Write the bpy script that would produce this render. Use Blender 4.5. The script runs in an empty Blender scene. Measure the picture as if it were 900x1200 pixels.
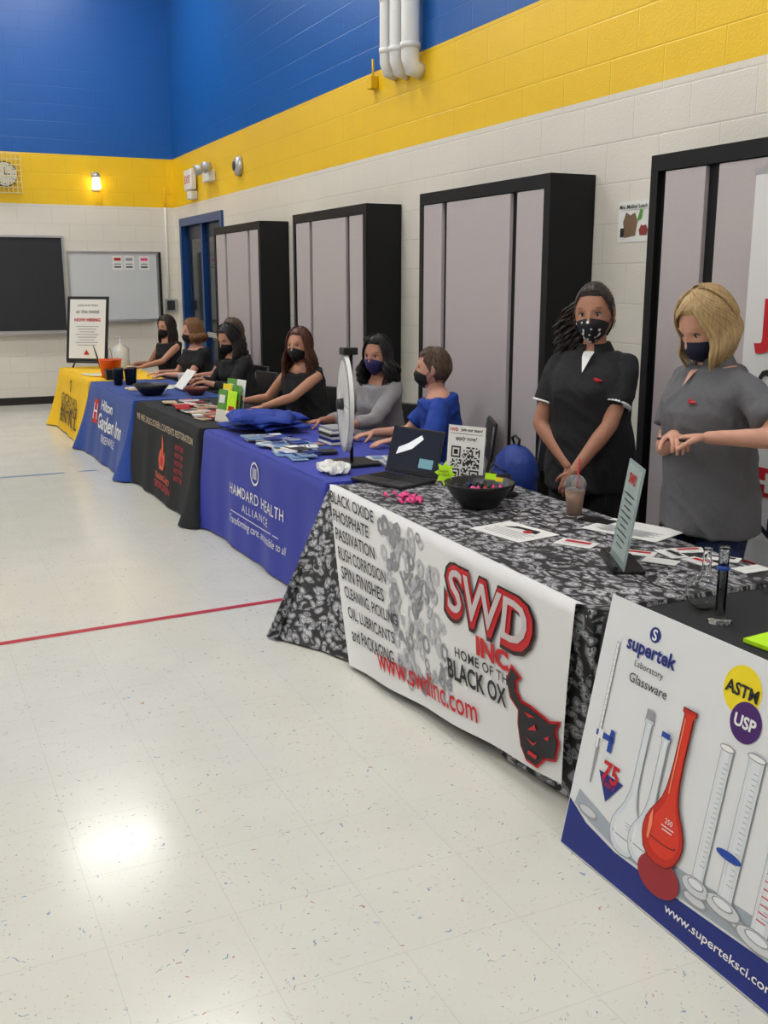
import bpy, bmesh, math, random
from mathutils import Vector, Matrix, Euler, noise
random.seed(11)
SC=bpy.context.scene; COL=SC.collection
V=Vector; pi=math.pi; sin=math.sin; cos=math.cos; rad=math.radians
try:
    SC.view_settings.view_transform='Standard'; SC.view_settings.look='None'
except Exception as e: print(e)

# ------------------------------------------------------------ materials
MC={}
def mat(name,col,rough=.5,metal=0.,bump=0.,bscale=40.,var=0.,vscale=6.,trans=0.,emit=0.,sss=0.,ior=1.45,stretch=None,alpha=1.,spec=.5,sheen=0.):
    if name in MC: return MC[name]
    m=bpy.data.materials.new(name); m.use_nodes=True; nt=m.node_tree; b=nt.nodes['Principled BSDF']
    c=(col[0],col[1],col[2],1)
    b.inputs['Base Color'].default_value=c
    b.inputs['Roughness'].default_value=rough; b.inputs['Metallic'].default_value=metal
    b.inputs['Transmission Weight'].default_value=trans; b.inputs['IOR'].default_value=ior
    b.inputs['Specular IOR Level'].default_value=spec
    b.inputs['Alpha'].default_value=alpha
    if sheen: b.inputs['Sheen Weight'].default_value=sheen
    if sss:
        b.inputs['Subsurface Weight'].default_value=sss; b.inputs['Subsurface Radius'].default_value=(.01,.004,.002)
    if emit:
        b.inputs['Emission Color'].default_value=c; b.inputs['Emission Strength'].default_value=emit
    if var or bump:
        tc=nt.nodes.new('ShaderNodeNewGeometry'); mp=nt.nodes.new('ShaderNodeMapping'); nt.links.new(tc.outputs['Position'],mp.inputs['Vector'])
        if stretch: mp.inputs['Scale'].default_value=stretch
    if var:
        n=nt.nodes.new('ShaderNodeTexNoise'); n.inputs['Scale'].default_value=vscale; n.inputs['Detail'].default_value=4
        nt.links.new(mp.outputs[0],n.inputs['Vector'])
        mx=nt.nodes.new('ShaderNodeMix'); mx.data_type='RGBA'
        mx.inputs[6].default_value=tuple(max(0,x*(1-var)) for x in col)+(1,); mx.inputs[7].default_value=tuple(min(1,x*(1+var)+var*.01) for x in col)+(1,)
        nt.links.new(n.outputs['Fac'],mx.inputs[0]); nt.links.new(mx.outputs[2],b.inputs['Base Color'])
    if bump:
        n2=nt.nodes.new('ShaderNodeTexNoise'); n2.inputs['Scale'].default_value=bscale; n2.inputs['Detail'].default_value=3
        nt.links.new(mp.outputs[0],n2.inputs['Vector'])
        bp=nt.nodes.new('ShaderNodeBump'); bp.inputs['Strength'].default_value=bump; bp.inputs['Distance'].default_value=.01
        nt.links.new(n2.outputs['Fac'],bp.inputs['Height']); nt.links.new(bp.outputs[0],b.inputs['Normal'])
    MC[name]=m; return m
def srgb(r,g,b):
    f=lambda c:(c/255/12.92) if c/255<=.04045 else ((c/255+.055)/1.055)**2.4
    return (f(r),f(g),f(b))
def N(nt,t,**k):
    n=nt.nodes.new(t)
    for a,v in k.items(): setattr(n,a,v)
    return n

def wall_material():
    m=bpy.data.materials.new('painted_block_wall'); m.use_nodes=True; nt=m.node_tree; L=nt.links; b=nt.nodes['Principled BSDF']
    g=N(nt,'ShaderNodeNewGeometry'); s=N(nt,'ShaderNodeSeparateXYZ'); L.new(g.outputs['Position'],s.inputs[0])
    add=N(nt,'ShaderNodeMath',operation='ADD'); L.new(s.outputs['X'],add.inputs[0]); L.new(s.outputs['Y'],add.inputs[1])
    c=N(nt,'ShaderNodeCombineXYZ'); L.new(add.outputs[0],c.inputs[0]); L.new(s.outputs['Z'],c.inputs[1])
    br=N(nt,'ShaderNodeTexBrick'); L.new(c.outputs[0],br.inputs['Vector'])
    br.inputs['Scale'].default_value=1; br.inputs['Brick Width'].default_value=.47; br.inputs['Row Height'].default_value=.2317
    br.inputs['Mortar Size'].default_value=.006; br.inputs['Mortar Smooth'].default_value=.6
    def ramp(thr,c1,c2,prev=None):
        gt=N(nt,'ShaderNodeMath',operation='GREATER_THAN'); L.new(s.outputs['Z'],gt.inputs[0]); gt.inputs[1].default_value=thr
        mx=N(nt,'ShaderNodeMix',data_type='RGBA'); L.new(gt.outputs[0],mx.inputs[0])
        if prev: L.new(prev,mx.inputs[6])
        else: mx.inputs[6].default_value=c1+(1,)
        mx.inputs[7].default_value=c2+(1,); return mx.outputs[2]
    o=ramp(2.82,srgb(222,217,206),srgb(238,194,18)); o=ramp(3.505,None,srgb(10,86,162),o)
    n=N(nt,'ShaderNodeTexNoise'); n.inputs['Scale'].default_value=1.3; L.new(g.outputs['Position'],n.inputs['Vector'])
    mr=N(nt,'ShaderNodeMapRange'); mr.inputs['To Min'].default_value=.93; mr.inputs['To Max'].default_value=1.03; L.new(n.outputs['Fac'],mr.inputs[0])
    mo=N(nt,'ShaderNodeMapRange'); mo.inputs['To Min'].default_value=1; mo.inputs['To Max'].default_value=.90; L.new(br.outputs['Fac'],mo.inputs[0])
    mu=N(nt,'ShaderNodeMath',operation='MULTIPLY'); L.new(mr.outputs[0],mu.inputs[0]); L.new(mo.outputs[0],mu.inputs[1])
    vm=N(nt,'ShaderNodeVectorMath',operation='SCALE'); L.new(o,vm.inputs[0]); L.new(mu.outputs[0],vm.inputs['Scale'])
    L.new(vm.outputs[0],b.inputs['Base Color']); b.inputs['Roughness'].default_value=.38
    n2=N(nt,'ShaderNodeTexNoise'); n2.inputs['Scale'].default_value=90; L.new(g.outputs['Position'],n2.inputs['Vector'])
    sb=N(nt,'ShaderNodeMath',operation='MULTIPLY_ADD'); L.new(br.outputs['Fac'],sb.inputs[0]); sb.inputs[1].default_value=-1.2; L.new(n2.outputs['Fac'],sb.inputs[2])
    bp=N(nt,'ShaderNodeBump'); bp.inputs['Strength'].default_value=.35; bp.inputs['Distance'].default_value=.006
    L.new(sb.outputs[0],bp.inputs['Height']); L.new(bp.outputs[0],b.inputs['Normal']); return m

def floor_material():
    m=bpy.data.materials.new('speckled_vinyl_tile'); m.use_nodes=True; nt=m.node_tree; L=nt.links; b=nt.nodes['Principled BSDF']
    g=N(nt,'ShaderNodeNewGeometry')
    nz=N(nt,'ShaderNodeTexNoise'); nz.inputs['Scale'].default_value=14; L.new(g.outputs['Position'],nz.inputs['Vector'])
    sc=N(nt,'ShaderNodeVectorMath',operation='SCALE'); sc.inputs['Scale'].default_value=.12; L.new(nz.outputs['Color'],sc.inputs[0])
    ad=N(nt,'ShaderNodeVectorMath',operation='ADD'); L.new(g.outputs['Position'],ad.inputs[0]); L.new(sc.outputs[0],ad.inputs[1])
    def specks(scale,strx,thr,rnd):
        mp=N(nt,'ShaderNodeMapping'); mp.inputs['Scale'].default_value=strx; mp.inputs['Rotation'].default_value=(0,0,.6); L.new(ad.outputs[0],mp.inputs[0])
        vo=N(nt,'ShaderNodeTexVoronoi'); vo.inputs['Scale'].default_value=scale; L.new(mp.outputs[0],vo.inputs['Vector'])
        lt=N(nt,'ShaderNodeMath',operation='LESS_THAN'); L.new(vo.outputs['Distance'],lt.inputs[0]); lt.inputs[1].default_value=thr
        sp=N(nt,'ShaderNodeSeparateColor'); L.new(vo.outputs['Color'],sp.inputs[0])
        gt=N(nt,'ShaderNodeMath',operation='GREATER_THAN'); L.new(sp.outputs[0],gt.inputs[0]); gt.inputs[1].default_value=rnd
        mu=N(nt,'ShaderNodeMath',operation='MULTIPLY'); L.new(lt.outputs[0],mu.inputs[0]); L.new(gt.outputs[0],mu.inputs[1]); return mu.outputs[0]
    n1=N(nt,'ShaderNodeTexNoise'); n1.inputs['Scale'].default_value=3; n1.inputs['Detail'].default_value=6; L.new(g.outputs['Position'],n1.inputs['Vector'])
    base=N(nt,'ShaderNodeMix',data_type='RGBA'); base.inputs[6].default_value=srgb(200,199,188)+(1,); base.inputs[7].default_value=srgb(213,212,202)+(1,); L.new(n1.outputs['Fac'],base.inputs[0])
    prev=base.outputs[2]
    for (a,st,t,r,cc) in ((26,(1,2.6,1),.15,.64,srgb(130,148,172)),(30,(2.4,1,1),.13,.72,srgb(172,134,112)),(55,(1,1.8,1),.2,.6,srgb(190,187,174))):
        f=specks(a,st,t,r); mx=N(nt,'ShaderNodeMix',data_type='RGBA'); L.new(f,mx.inputs[0]); L.new(prev,mx.inputs[6]); mx.inputs[7].default_value=cc+(1,); prev=mx.outputs[2]
    br=N(nt,'ShaderNodeTexBrick',offset=0.,squash=1.); br.inputs['Scale'].default_value=1; br.inputs['Brick Width'].default_value=.36; br.inputs['Row Height'].default_value=.36
    br.inputs['Mortar Size'].default_value=.0012; L.new(g.outputs['Position'],br.inputs['Vector'])
    ml=N(nt,'ShaderNodeMath',operation='MULTIPLY'); L.new(br.outputs['Fac'],ml.inputs[0]); ml.inputs[1].default_value=.26
    mx=N(nt,'ShaderNodeMix',data_type='RGBA'); L.new(ml.outputs[0],mx.inputs[0]); L.new(prev,mx.inputs[6]); mx.inputs[7].default_value=srgb(140,138,128)+(1,)
    L.new(mx.outputs[2],b.inputs['Base Color'])
    n3=N(nt,'ShaderNodeTexNoise'); n3.inputs['Scale'].default_value=2.5; L.new(g.outputs['Position'],n3.inputs['Vector'])
    mr=N(nt,'ShaderNodeMapRange'); mr.inputs['To Min'].default_value=.12; mr.inputs['To Max'].default_value=.25; L.new(n3.outputs['Fac'],mr.inputs[0]); L.new(mr.outputs[0],b.inputs['Roughness'])
    b.inputs['Specular IOR Level'].default_value=.38
    bp=N(nt,'ShaderNodeBump'); bp.inputs['Strength'].default_value=.07; bp.inputs['Distance'].default_value=.01
    n4=N(nt,'ShaderNodeTexNoise'); n4.inputs['Scale'].default_value=9; L.new(g.outputs['Position'],n4.inputs['Vector']); L.new(n4.outputs['Fac'],bp.inputs['Height']); L.new(bp.outputs[0],b.inputs['Normal'])
    return m

def hardware_cloth_material():
    m=bpy.data.materials.new('hardware_print_cloth'); m.use_nodes=True; nt=m.node_tree; L=nt.links; b=nt.nodes['Principled BSDF']
    g=N(nt,'ShaderNodeNewGeometry')
    nz=N(nt,'ShaderNodeTexNoise'); nz.inputs['Scale'].default_value=6; L.new(g.outputs['Position'],nz.inputs['Vector'])
    sc=N(nt,'ShaderNodeVectorMath',operation='SCALE'); sc.inputs['Scale'].default_value=.08; L.new(nz.outputs['Color'],sc.inputs[0])
    ad=N(nt,'ShaderNodeVectorMath',operation='ADD'); L.new(g.outputs['Position'],ad.inputs[0]); L.new(sc.outputs[0],ad.inputs[1])
    def layer(scale,rot,sx):
        mp=N(nt,'ShaderNodeMapping'); mp.inputs['Scale'].default_value=sx; mp.inputs['Rotation'].default_value=rot; L.new(ad.outputs[0],mp.inputs[0])
        vo=N(nt,'ShaderNodeTexVoronoi'); vo.inputs['Scale'].default_value=scale; L.new(mp.outputs[0],vo.inputs['Vector'])
        r=N(nt,'ShaderNodeValToRGB'); L.new(vo.outputs['Distance'],r.inputs[0]); e=r.color_ramp.elements
        e[0].position=0; e[0].color=(.02,.02,.025,1); e[1].position=1; e[1].color=(.01,.01,.012,1)
        for p,c in ((.10,.03),(.18,.40),(.30,.50),(.36,.08),(.44,.30),(.56,.03),(.7,.015)):
            q=e.new(p); q.color=(c,c,c*1.06,1)
        return r.outputs[0],vo
    a,va=layer(17,(.5,.4,.3),(1,1,2.6)); c,vc=layer(19,(1.2,.2,1.0),(2.8,1,1))
    sp=N(nt,'ShaderNodeTexNoise'); sp.inputs['Scale'].default_value=11; L.new(g.outputs['Position'],sp.inputs['Vector'])
    st=N(nt,'ShaderNodeMath',operation='GREATER_THAN'); L.new(sp.outputs['Fac'],st.inputs[0]); st.inputs[1].default_value=.5
    mx=N(nt,'ShaderNodeMix',data_type='RGBA'); L.new(st.outputs[0],mx.inputs[0]); L.new(a,mx.inputs[6]); L.new(c,mx.inputs[7])
    L.new(mx.outputs[2],b.inputs['Base Color']); b.inputs['Roughness'].default_value=.7
    return m

# ------------------------------------------------------------ geometry helpers
def link(ob,parent=None):
    COL.objects.link(ob)
    if parent is not None:
        ob.parent=parent; ob.matrix_parent_inverse=Matrix.Translation(-parent.location)
    return ob
def empty(name,loc=(0,0,0)):
    e=bpy.data.objects.new(name,None); e.location=loc; e.empty_display_size=.1; COL.objects.link(e); return e
def mobj(name,verts,faces,m,parent=None,smooth=False,M=None):
    me=bpy.data.meshes.new(name)
    if M is not None: verts=[M@V(v) for v in verts]
    me.from_pydata([tuple(v) for v in verts],[],faces); me.update()
    if m: me.materials.append(m)
    ob=bpy.data.objects.new(name,me)
    if smooth: me.polygons.foreach_set('use_smooth',[True]*len(me.polygons))
    return link(ob,parent)
def boxvf(lo,hi):
    x0,y0,z0=lo;x1,y1,z1=hi
    return [(x0,y0,z0),(x1,y0,z0),(x1,y1,z0),(x0,y1,z0),(x0,y0,z1),(x1,y0,z1),(x1,y1,z1),(x0,y1,z1)],[(0,3,2,1),(4,5,6,7),(0,1,5,4),(1,2,6,5),(2,3,7,6),(3,0,4,7)]
def box(name,lo,hi,m,parent=None,bev=0,M=None):
    v,f=boxvf(lo,hi); ob=mobj(name,v,f,m,parent,M=M)
    if bev:
        b=ob.modifiers.new('b','BEVEL'); b.width=bev; b.segments=2; b.limit_method='ANGLE'
    return ob
def merge(parts):
    vs=[];fs=[]
    for v,f in parts:
        o=len(vs); vs+=[V(p) for p in v]; fs+=[tuple(i+o for i in q) for q in f]
    return vs,fs
def frame(d,ref=None):
    d=d.normalized(); r=V(ref) if ref is not None else (V((0,0,1)) if abs(d.z)<.9 else V((0,1,0)))
    x=r.cross(d)
    if x.length<1e-5: x=V((1,0,0)).cross(d)
    x.normalize(); return x,d.cross(x).normalized()
def rings(rs,n=16,cap=True):
    vs=[];fs=[]
    for (c,ax,ay) in rs:
        for i in range(n):
            a=2*pi*i/n; vs.append(V(c)+ax*cos(a)+ay*sin(a))
    for k in range(len(rs)-1):
        for i in range(n):
            j=(i+1)%n; fs.append((k*n+i,k*n+j,(k+1)*n+j,(k+1)*n+i))
    if cap:
        fs.append(tuple(range(n))[::-1]); o=(len(rs)-1)*n; fs.append(tuple(o+i for i in range(n)))
    return vs,fs
def tube(pts,rads,n=10,ref=None,cap=True,flat=1.):
    pts=[V(p) for p in pts]; rs=[]
    px=None
    for i,p in enumerate(pts):
        d=(pts[min(i+1,len(pts)-1)]-pts[max(i-1,0)])
        if d.length<1e-7: d=V((0,0,1))
        d.normalize()
        if px is None: x,y=frame(d,ref)
        else:
            x=px-d*px.dot(d)
            if x.length<1e-4: x,_=frame(d,ref)
            x.normalize(); y=d.cross(x)
        px=x; r=rads[i] if hasattr(rads,'__len__') else rads
        rs.append((p,x*r,y*r*flat))
    return rings(rs,n,cap)
def limb(pts,rads,n=14,sub=4):
    P=[];Rr=[]
    pts=[V(p) for p in pts]
    for i in range(len(pts)-1):
        for k in range(sub):
            t=k/sub; P.append(pts[i].lerp(pts[i+1],t)); Rr.append(rads[i]*(1-t)+rads[i+1]*t)
    P.append(pts[-1]);Rr.append(rads[-1])
    d0=(P[0]-P[1]).normalized(); d1=(P[-1]-P[-2]).normalized()
    P=[P[0]+d0*Rr[0]*.85,P[0]+d0*Rr[0]*.5]+P+[P[-1]+d1*Rr[-1]*.5,P[-1]+d1*Rr[-1]*.85]
    Rr=[Rr[0]*.4,Rr[0]*.85]+Rr+[Rr[-1]*.85,Rr[-1]*.4]
    return tube(P,Rr,n)
def ellips(c,r,n=16,m=10,M=None):
    vs=[];fs=[]
    c=V(c)
    for j in range(1,m):
        e=-pi/2+pi*j/m
        for i in range(n):
            a=2*pi*i/n; p=V((r[0]*cos(e)*cos(a),r[1]*cos(e)*sin(a),r[2]*sin(e)))
            if M is not None: p=M@p
            vs.append(c+p)
    b=V((0,0,-r[2]));t=V((0,0,r[2]))
    if M is not None: b=M@b;t=M@t
    vs.append(c+b);vs.append(c+t);B=len(vs)-2;T=len(vs)-1
    for j in range(m-2):
        for i in range(n):
            k=(i+1)%n; fs.append((j*n+i,j*n+k,(j+1)*n+k,(j+1)*n+i))
    for i in range(n):
        k=(i+1)%n; fs.append((B,k,i)); fs.append((T,(m-2)*n+i,(m-2)*n+k))
    return vs,fs
def lathe(c,prof,n=32,cap=False):
    c=V(c); return rings([(c+V((0,0,z)),V((r,0,0)),V((0,r,0))) for r,z in prof],n,cap)
def remesh(vf,voxel,smooth=4,fac=.5):
    me=bpy.data.meshes.new('tmp'); me.from_pydata([tuple(v) for v in vf[0]],[],vf[1]); me.update()
    bm=bmesh.new(); bm.from_mesh(me); 
    bmesh.ops.recalc_face_normals(bm,faces=bm.faces); bm.to_mesh(me); bm.free()
    ob=bpy.data.objects.new('tmp',me); COL.objects.link(ob)
    r=ob.modifiers.new('r','REMESH'); r.mode='VOXEL'; r.voxel_size=voxel
    if smooth:
        s=ob.modifiers.new('s','SMOOTH'); s.iterations=smooth; s.factor=fac
    dg=bpy.context.evaluated_depsgraph_get(); out=bpy.data.meshes.new_from_object(ob.evaluated_get(dg))
    bpy.data.objects.remove(ob); bpy.data.meshes.remove(me)
    out.polygons.foreach_set('use_smooth',[True]*len(out.polygons)); return out
def rmobj(name,vf,voxel,m,parent,smooth=4,folds=0.,fs=9.):
    me=remesh(vf,voxel,smooth)
    if folds:
        me.update(); ns=[v.normal.copy() for v in me.vertices]
        for v,nn in zip(me.vertices,ns):
            p=v.co
            f=noise.noise(V((p.x*fs,p.y*fs,p.z*fs*.45)))+.5*noise.noise(V((p.x*fs*2.3,p.y*fs*2.3,p.z*fs*1.1+4)))
            r=1-abs(noise.noise(V((p.x*7+p.z*5,p.y*7-p.z*4,p.z*5+3))))*3
            v.co=p+nn*(f*folds+max(0,r)*folds*.8)
        me.update()
    me.materials.clear(); me.materials.append(m)
    return link(bpy.data.objects.new(name,me),parent)

def text(body,mp,m,parent,name='lettering',size=.1,width=None,height=None,align='CENTER',bold=0.,shear=0.,lift=.003,cx=0,cy=0,rot=0,space=1.):
    cu=bpy.data.curves.new('t','FONT'); cu.body=body; cu.size=1; cu.align_x='LEFT'; cu.offset=bold; cu.shear=shear; cu.space_character=space
    cu.resolution_u=3
    ob=bpy.data.objects.new('t',cu); COL.objects.link(ob); dg=bpy.context.evaluated_depsgraph_get(); dg.update()
    me=bpy.data.meshes.new_from_object(ob.evaluated_get(dg)); bpy.data.objects.remove(ob)
    xs=[v.co.x for v in me.vertices]; ys=[v.co.y for v in me.vertices]
    if not xs: return
    x0,x1,y0,y1=min(xs),max(xs),min(ys),max(ys)
    sx=sy=size
    if height: sx=sy=height/(y1-y0)
    if width:
        sx=width/(x1-x0)
        if not height: sy=sx
    w=(x1-x0)*sx;h=(y1-y0)*sy
    ox={'CENTER':-w/2,'LEFT':0,'RIGHT':-w}[align]
    for v in me.vertices:
        px=(v.co.x-x0)*sx+ox; py=(v.co.y-y0)*sy-h/2
        if rot: px,py=px*cos(rot)-py*sin(rot),px*sin(rot)+py*cos(rot)
        v.co=mp(cx+px,cy+py,lift)
    me.materials.clear(); me.materials.append(m); me.update()
    return link(bpy.data.objects.new(name,me),parent)
def poly(pts,mp,m,parent,name='print',lift=.002,cx=0,cy=0):
    from mathutils.geometry import tessellate_polygon
    vs=[V((cx+x,cy+y,0)) for x,y in pts]
    tris=tessellate_polygon([vs])
    me=bpy.data.meshes.new(name); me.from_pydata([tuple(mp(v.x,v.y,lift)) for v in vs],[],[tuple(t) for t in tris]); me.update(); me.materials.append(m)
    return link(bpy.data.objects.new(name,me),parent)
def circ(r,n=28,rx=None): return [((rx or r)*cos(2*pi*i/n),r*sin(2*pi*i/n)) for i in range(n)]
def rect(w,h): return [(-w/2,-h/2),(w/2,-h/2),(w/2,h/2),(-w/2,h/2)]
def ringmesh(items,mp,m,parent,name,lift):
    vs=[];fs=[]
    for (cx,cy,ro,ri,n,rt) in items:
        o=len(vs)
        for i in range(n):
            a=2*pi*i/n+rt; vs.append(mp(cx+ro*cos(a),cy+ro*sin(a),lift)); vs.append(mp(cx+ri*cos(a),cy+ri*sin(a),lift))
        for i in range(n):
            j=(i+1)%n; fs.append((o+2*i,o+2*j,o+2*j+1,o+2*i+1))
    return mobj(name,vs,fs,m,parent)
def plane_map(O,A,B):
    O=V(O);A=V(A).normalized();B=V(B).normalized();Nn=A.cross(B)
    return lambda a,b,h=0: O+A*a+B*b+Nn*h
def slab(mp,a0,a1,b0,b1,th,m,parent,name,bev=0):
    vs=[mp(a,b,h) for h in (-th,0) for a,b in ((a0,b0),(a1,b0),(a1,b1),(a0,b1))]
    ob=mobj(name,vs,[(0,3,2,1),(4,5,6,7),(0,1,5,4),(1,2,6,5),(2,3,7,6),(3,0,4,7)],m,parent)
    if bev:
        b=ob.modifiers.new('b','BEVEL'); b.width=bev; b.segments=2
    return ob

# ------------------------------------------------------------ palette
WH=mat('white_plastic',srgb(225,225,222),.4); WPAP=mat('white_paper',srgb(226,226,222),.6)
BLK=mat('black_plastic',(.012,.012,.013),.4); DGR=mat('dark_grey_metal',(.05,.05,.055),.4,.5)
RED=mat('red_print',srgb(190,22,34),.5); NAVY=mat('navy_print',srgb(24,40,120),.5); BKP=mat('black_print',(.012,.012,.014),.55)
WPR=mat('white_print',srgb(232,232,232),.6); GRP=mat('grey_print',srgb(150,152,156),.55); ORG=mat('orange_plastic',srgb(222,84,20),.4)
YEL=mat('yellow_print',srgb(238,214,30),.5); BLU=mat('blue_print',srgb(30,70,160),.5); CHR=mat('chrome',(.7,.7,.72),.2,1.)
GRN=mat('green_print',srgb(90,150,60),.5); PNK=mat('pink_foil',srgb(235,70,140),.4); PURP=mat('purple_print',srgb(70,28,104),.5)
LIME=mat('lime_card',srgb(190,240,30),.5); LG=mat('light_grey_print',srgb(205,207,210),.5); BEI=mat('beige_print',srgb(200,180,150),.5)
DOORG=mat('grey_laminate',srgb(182,174,175),.5,var=.05,vscale=60,bump=.03,bscale=120)
CABK=mat('cabinet_black_paint',(.008,.008,.009),.5,spec=.3)
BLUEP=mat('blue_door_paint',srgb(20,62,120),.35); DARKG=mat('dark_glass',(.01,.014,.02),.1)
GLASS=mat('clear_glass',(.95,.97,.97),.02,trans=1.,ior=1.2)
SILV=mat('silver_plastic',(.5,.5,.52),.35,.6)

# ------------------------------------------------------------ room
WALL=wall_material(); FLOOR=floor_material(); CEIL=mat('ceiling_paint',srgb(225,225,222),.8)
XR=3.93; YB=15.7; XL=-8; YF=-4; ZC=6.6
box('floor',(XL-.2,YF-.2,-.2),(XR+.9,YB+.2,0),FLOOR)
box('ceiling',(XL-.2,YF-.2,ZC),(XR+.9,YB+.2,ZC+.2),CEIL)
box('wall_back',(XL-.2,YB,0),(XR+.9,YB+.2,ZC),WALL)
box('wall_left',(XL-.2,YF,0),(XL,YB,ZC),WALL)
box('wall_front',(XL-.2,YF-.2,0),(XR+.9,YF,ZC),WALL)
DY0,DY1,DZ=13.25,15.25,2.56
vf=merge([boxvf((XR,YF,0),(XR+.2,DY0,ZC)),boxvf((XR,DY1,0),(XR+.2,YB,ZC)),boxvf((XR,DY0,DZ),(XR+.2,DY1,ZC))])
mobj('wall_right',vf[0],vf[1],WALL)
BB=mat('baseboard_rubber',(.012,.012,.014),.45)
box('baseboard_back',(XL,YB-.012,0),(XR,YB,.11),BB)
vf=merge([boxvf((XR-.012,YF,0),(XR,DY0-.09,.11)),boxvf((XR-.012,DY1+.09,0),(XR,YB-.013,.11))]); mobj('baseboard_right',vf[0],vf[1],BB)
# door
dr=empty('door_1',(XR+.1,(DY0+DY1)/2,0))
vf=merge([boxvf((XR-.03,DY0-.08,0),(XR+.14,DY0+.02,DZ+.08)),boxvf((XR-.03,DY1-.02,0),(XR+.14,DY1+.08,DZ+.08)),boxvf((XR-.03,DY0+.02,DZ-.03),(XR+.14,DY1-.02,DZ+.08)),boxvf((XR,(DY0+DY1)/2-.04,0),(XR+.13,(DY0+DY1)/2+.04,DZ-.03))])
mobj('frame',vf[0],vf[1],BLUEP,dr)
for i,(a,b) in enumerate(((DY0+.03,14.2),(14.3,DY1-.03))):
    box('leaf_%d'%i,(XR+.06,a,.01),(XR+.11,b,DZ-.04),mat('door_leaf_dark',srgb(20,34,58),.35),dr)
    box('glass_%d'%i,(XR+.05,a+.16,.95),(XR+.12,b-.16,DZ-.22),DARKG,dr)
    box('push_bar_%d'%i,(XR+.0,a+.08,1.0),(XR+.045,b-.08,1.07),CHR,dr)
box('door_backing',(XR+.2,DY0-.1,0),(XR+.24,DY1+.1,DZ+.1),DARKG,dr)
# floor lines
mobj('floor_tape_red',[(-3,4.93,.0015),(1.93,5.225,.0015),(1.93,5.275,.0015),(-3,4.98,.0015)],[(0,1,2,3)],mat('red_floor_tape',srgb(178,26,44),.4))
bt=mat('blue_floor_tape',srgb(90,130,175),.4)
vf=merge([([(-3,9.8,.0015),(1.31,9.8,.0015),(1.31,9.84,.0015),(-3,9.84,.0015)],[(0,1,2,3)]),([(1.45,9.82,.0015),(1.62,9.82,.0015),(1.62,9.86,.0015),(1.45,9.86,.0015)],[(0,1,2,3)])])
mobj('floor_tape_blue',vf[0],vf[1],bt)

# ceiling lamps
LAMP=mat('lamp_diffuser',(1,.985,.945),.5,emit=34.)
for ix,x in enumerate((-5.0,-1.4,2.2)):
    for iy,y in enumerate((-.9,4.0,8.9,13.8)):
        e=empty('ceiling_lamp',(x,y,ZC-.25))
        box('housing',(x-.66,y-.36,ZC-.30),(x+.66,y+.36,ZC-.18),WH,e)
        box('diffuser',(x-.6,y-.3,ZC-.33),(x+.6,y+.3,ZC-.301),LAMP,e)
        for sx in (-.5,.5): box('hanger',(x+sx-.01,y-.01,ZC-.18),(x+sx+.01,y+.01,ZC),DGR,e)

# wall cabinets (folding table wall pockets)
def cabinet(y0,y1,panels):
    e=empty('wall_cabinet',(3.76,(y0+y1)/2,0)); X=3.6
    box('carcass',(X+.03,y0,0),(XR-.005,y1,2.38),CABK,e)
    f=.055
    vf=merge([boxvf((X,y0,.08),(X+.03,y0+f*1.2,2.30)),boxvf((X,y1-f,.08),(X+.03,y1,2.30)),boxvf((X,y0,2.30),(X+.03,y1,2.38)),boxvf((X,y0,0),(X+.03,y1,.08))])
    mobj('front_frame',vf[0],vf[1],CABK,e)
    for i,(a,b) in enumerate(panels):
        box('door_panel_%d'%i,(X+.004,a,.1),(X+.045,b,2.295),DOORG,e,bev=.004)
    if len(panels)>1:
        yy=(panels[1][1]+panels[0][0])/2
        box('latch',(X-.01,yy-.03,1.0),(X+.03,yy+.03,1.12),DGR,e,bev=.004)
        box('hinge',(X-.008,yy-.02,.5),(X+.03,yy+.02,.58),DGR,e)
    return e
cabinet(5.33,7.03,[(6.69,6.97),(5.78,6.62),(5.40,5.70)])
cabinet(8.0,9.74,[(9.31,9.66),(8.44,9.24),(8.06,8.36)])
cabinet(10.75,12.5,[(12.06,12.42),(11.2,11.98),(10.82,11.12)])
cabinet(2.7,4.42,[(4.02,4.31),(3.13,3.93),(2.77,3.05)])

# right-wall fixtures
e=empty('ventilation_pipes',(3.8,7.85,3.3))
for i,(y,r,z) in enumerate(((8.10,.052,3.40),(7.90,.058,3.38),(7.66,.072,3.36))):
    vf=tube([(XR-.10,y,ZC),(XR-.10,y,z+.2),(XR-.10,y,z+.09),(XR-.08,y,z+.02),(XR-.002,y,z)],[r,r,r,r*.95,r*.9],20); mobj('pipe_%d'%i,vf[0],vf[1],WH,e,True)
    vf=tube([(XR-.10,y,z+.55),(XR-.10,y,z+.60)],[r*1.12]*2,20); mobj('collar_%d'%i,vf[0],vf[1],WH,e,True)
    vf=tube([(XR-.10,y,z+.16),(XR-.10,y,z+.20)],[r*1.12]*2,20); mobj('collar_low_%d'%i,vf[0],vf[1],WH,e,True)
YP=mat('yellow_wall_paint',srgb(232,186,20),.45); e=empty('electrical_conduit',(3.88,8.5,3.4))
box('junction_box',(XR-.07,8.46,3.36),(XR-.003,8.56,3.46),YP,e,.005); vf=tube([(XR-.03,8.51,3.46),(XR-.03,8.51,3.6)],[.010]*2,10); mobj('conduit',vf[0],vf[1],YP,e,True)
e=empty('exit_sign',(3.85,14.5,3.05)); box('body',(XR-.10,14.3,2.98),(XR-.03,14.68,3.25),WH,e,.01); box('bracket',(XR-.03,14.4,3.05),(XR,14.55,3.2),WH,e)
text('EXIT',plane_map((XR-.101,14.49,3.12),(0,-1,0),(0,0,1)),RED,e,'lettering',width=.28)
box('lower_unit',(XR-.09,14.35,2.86),(XR,14.6,2.97),WH,e,.01)
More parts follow.
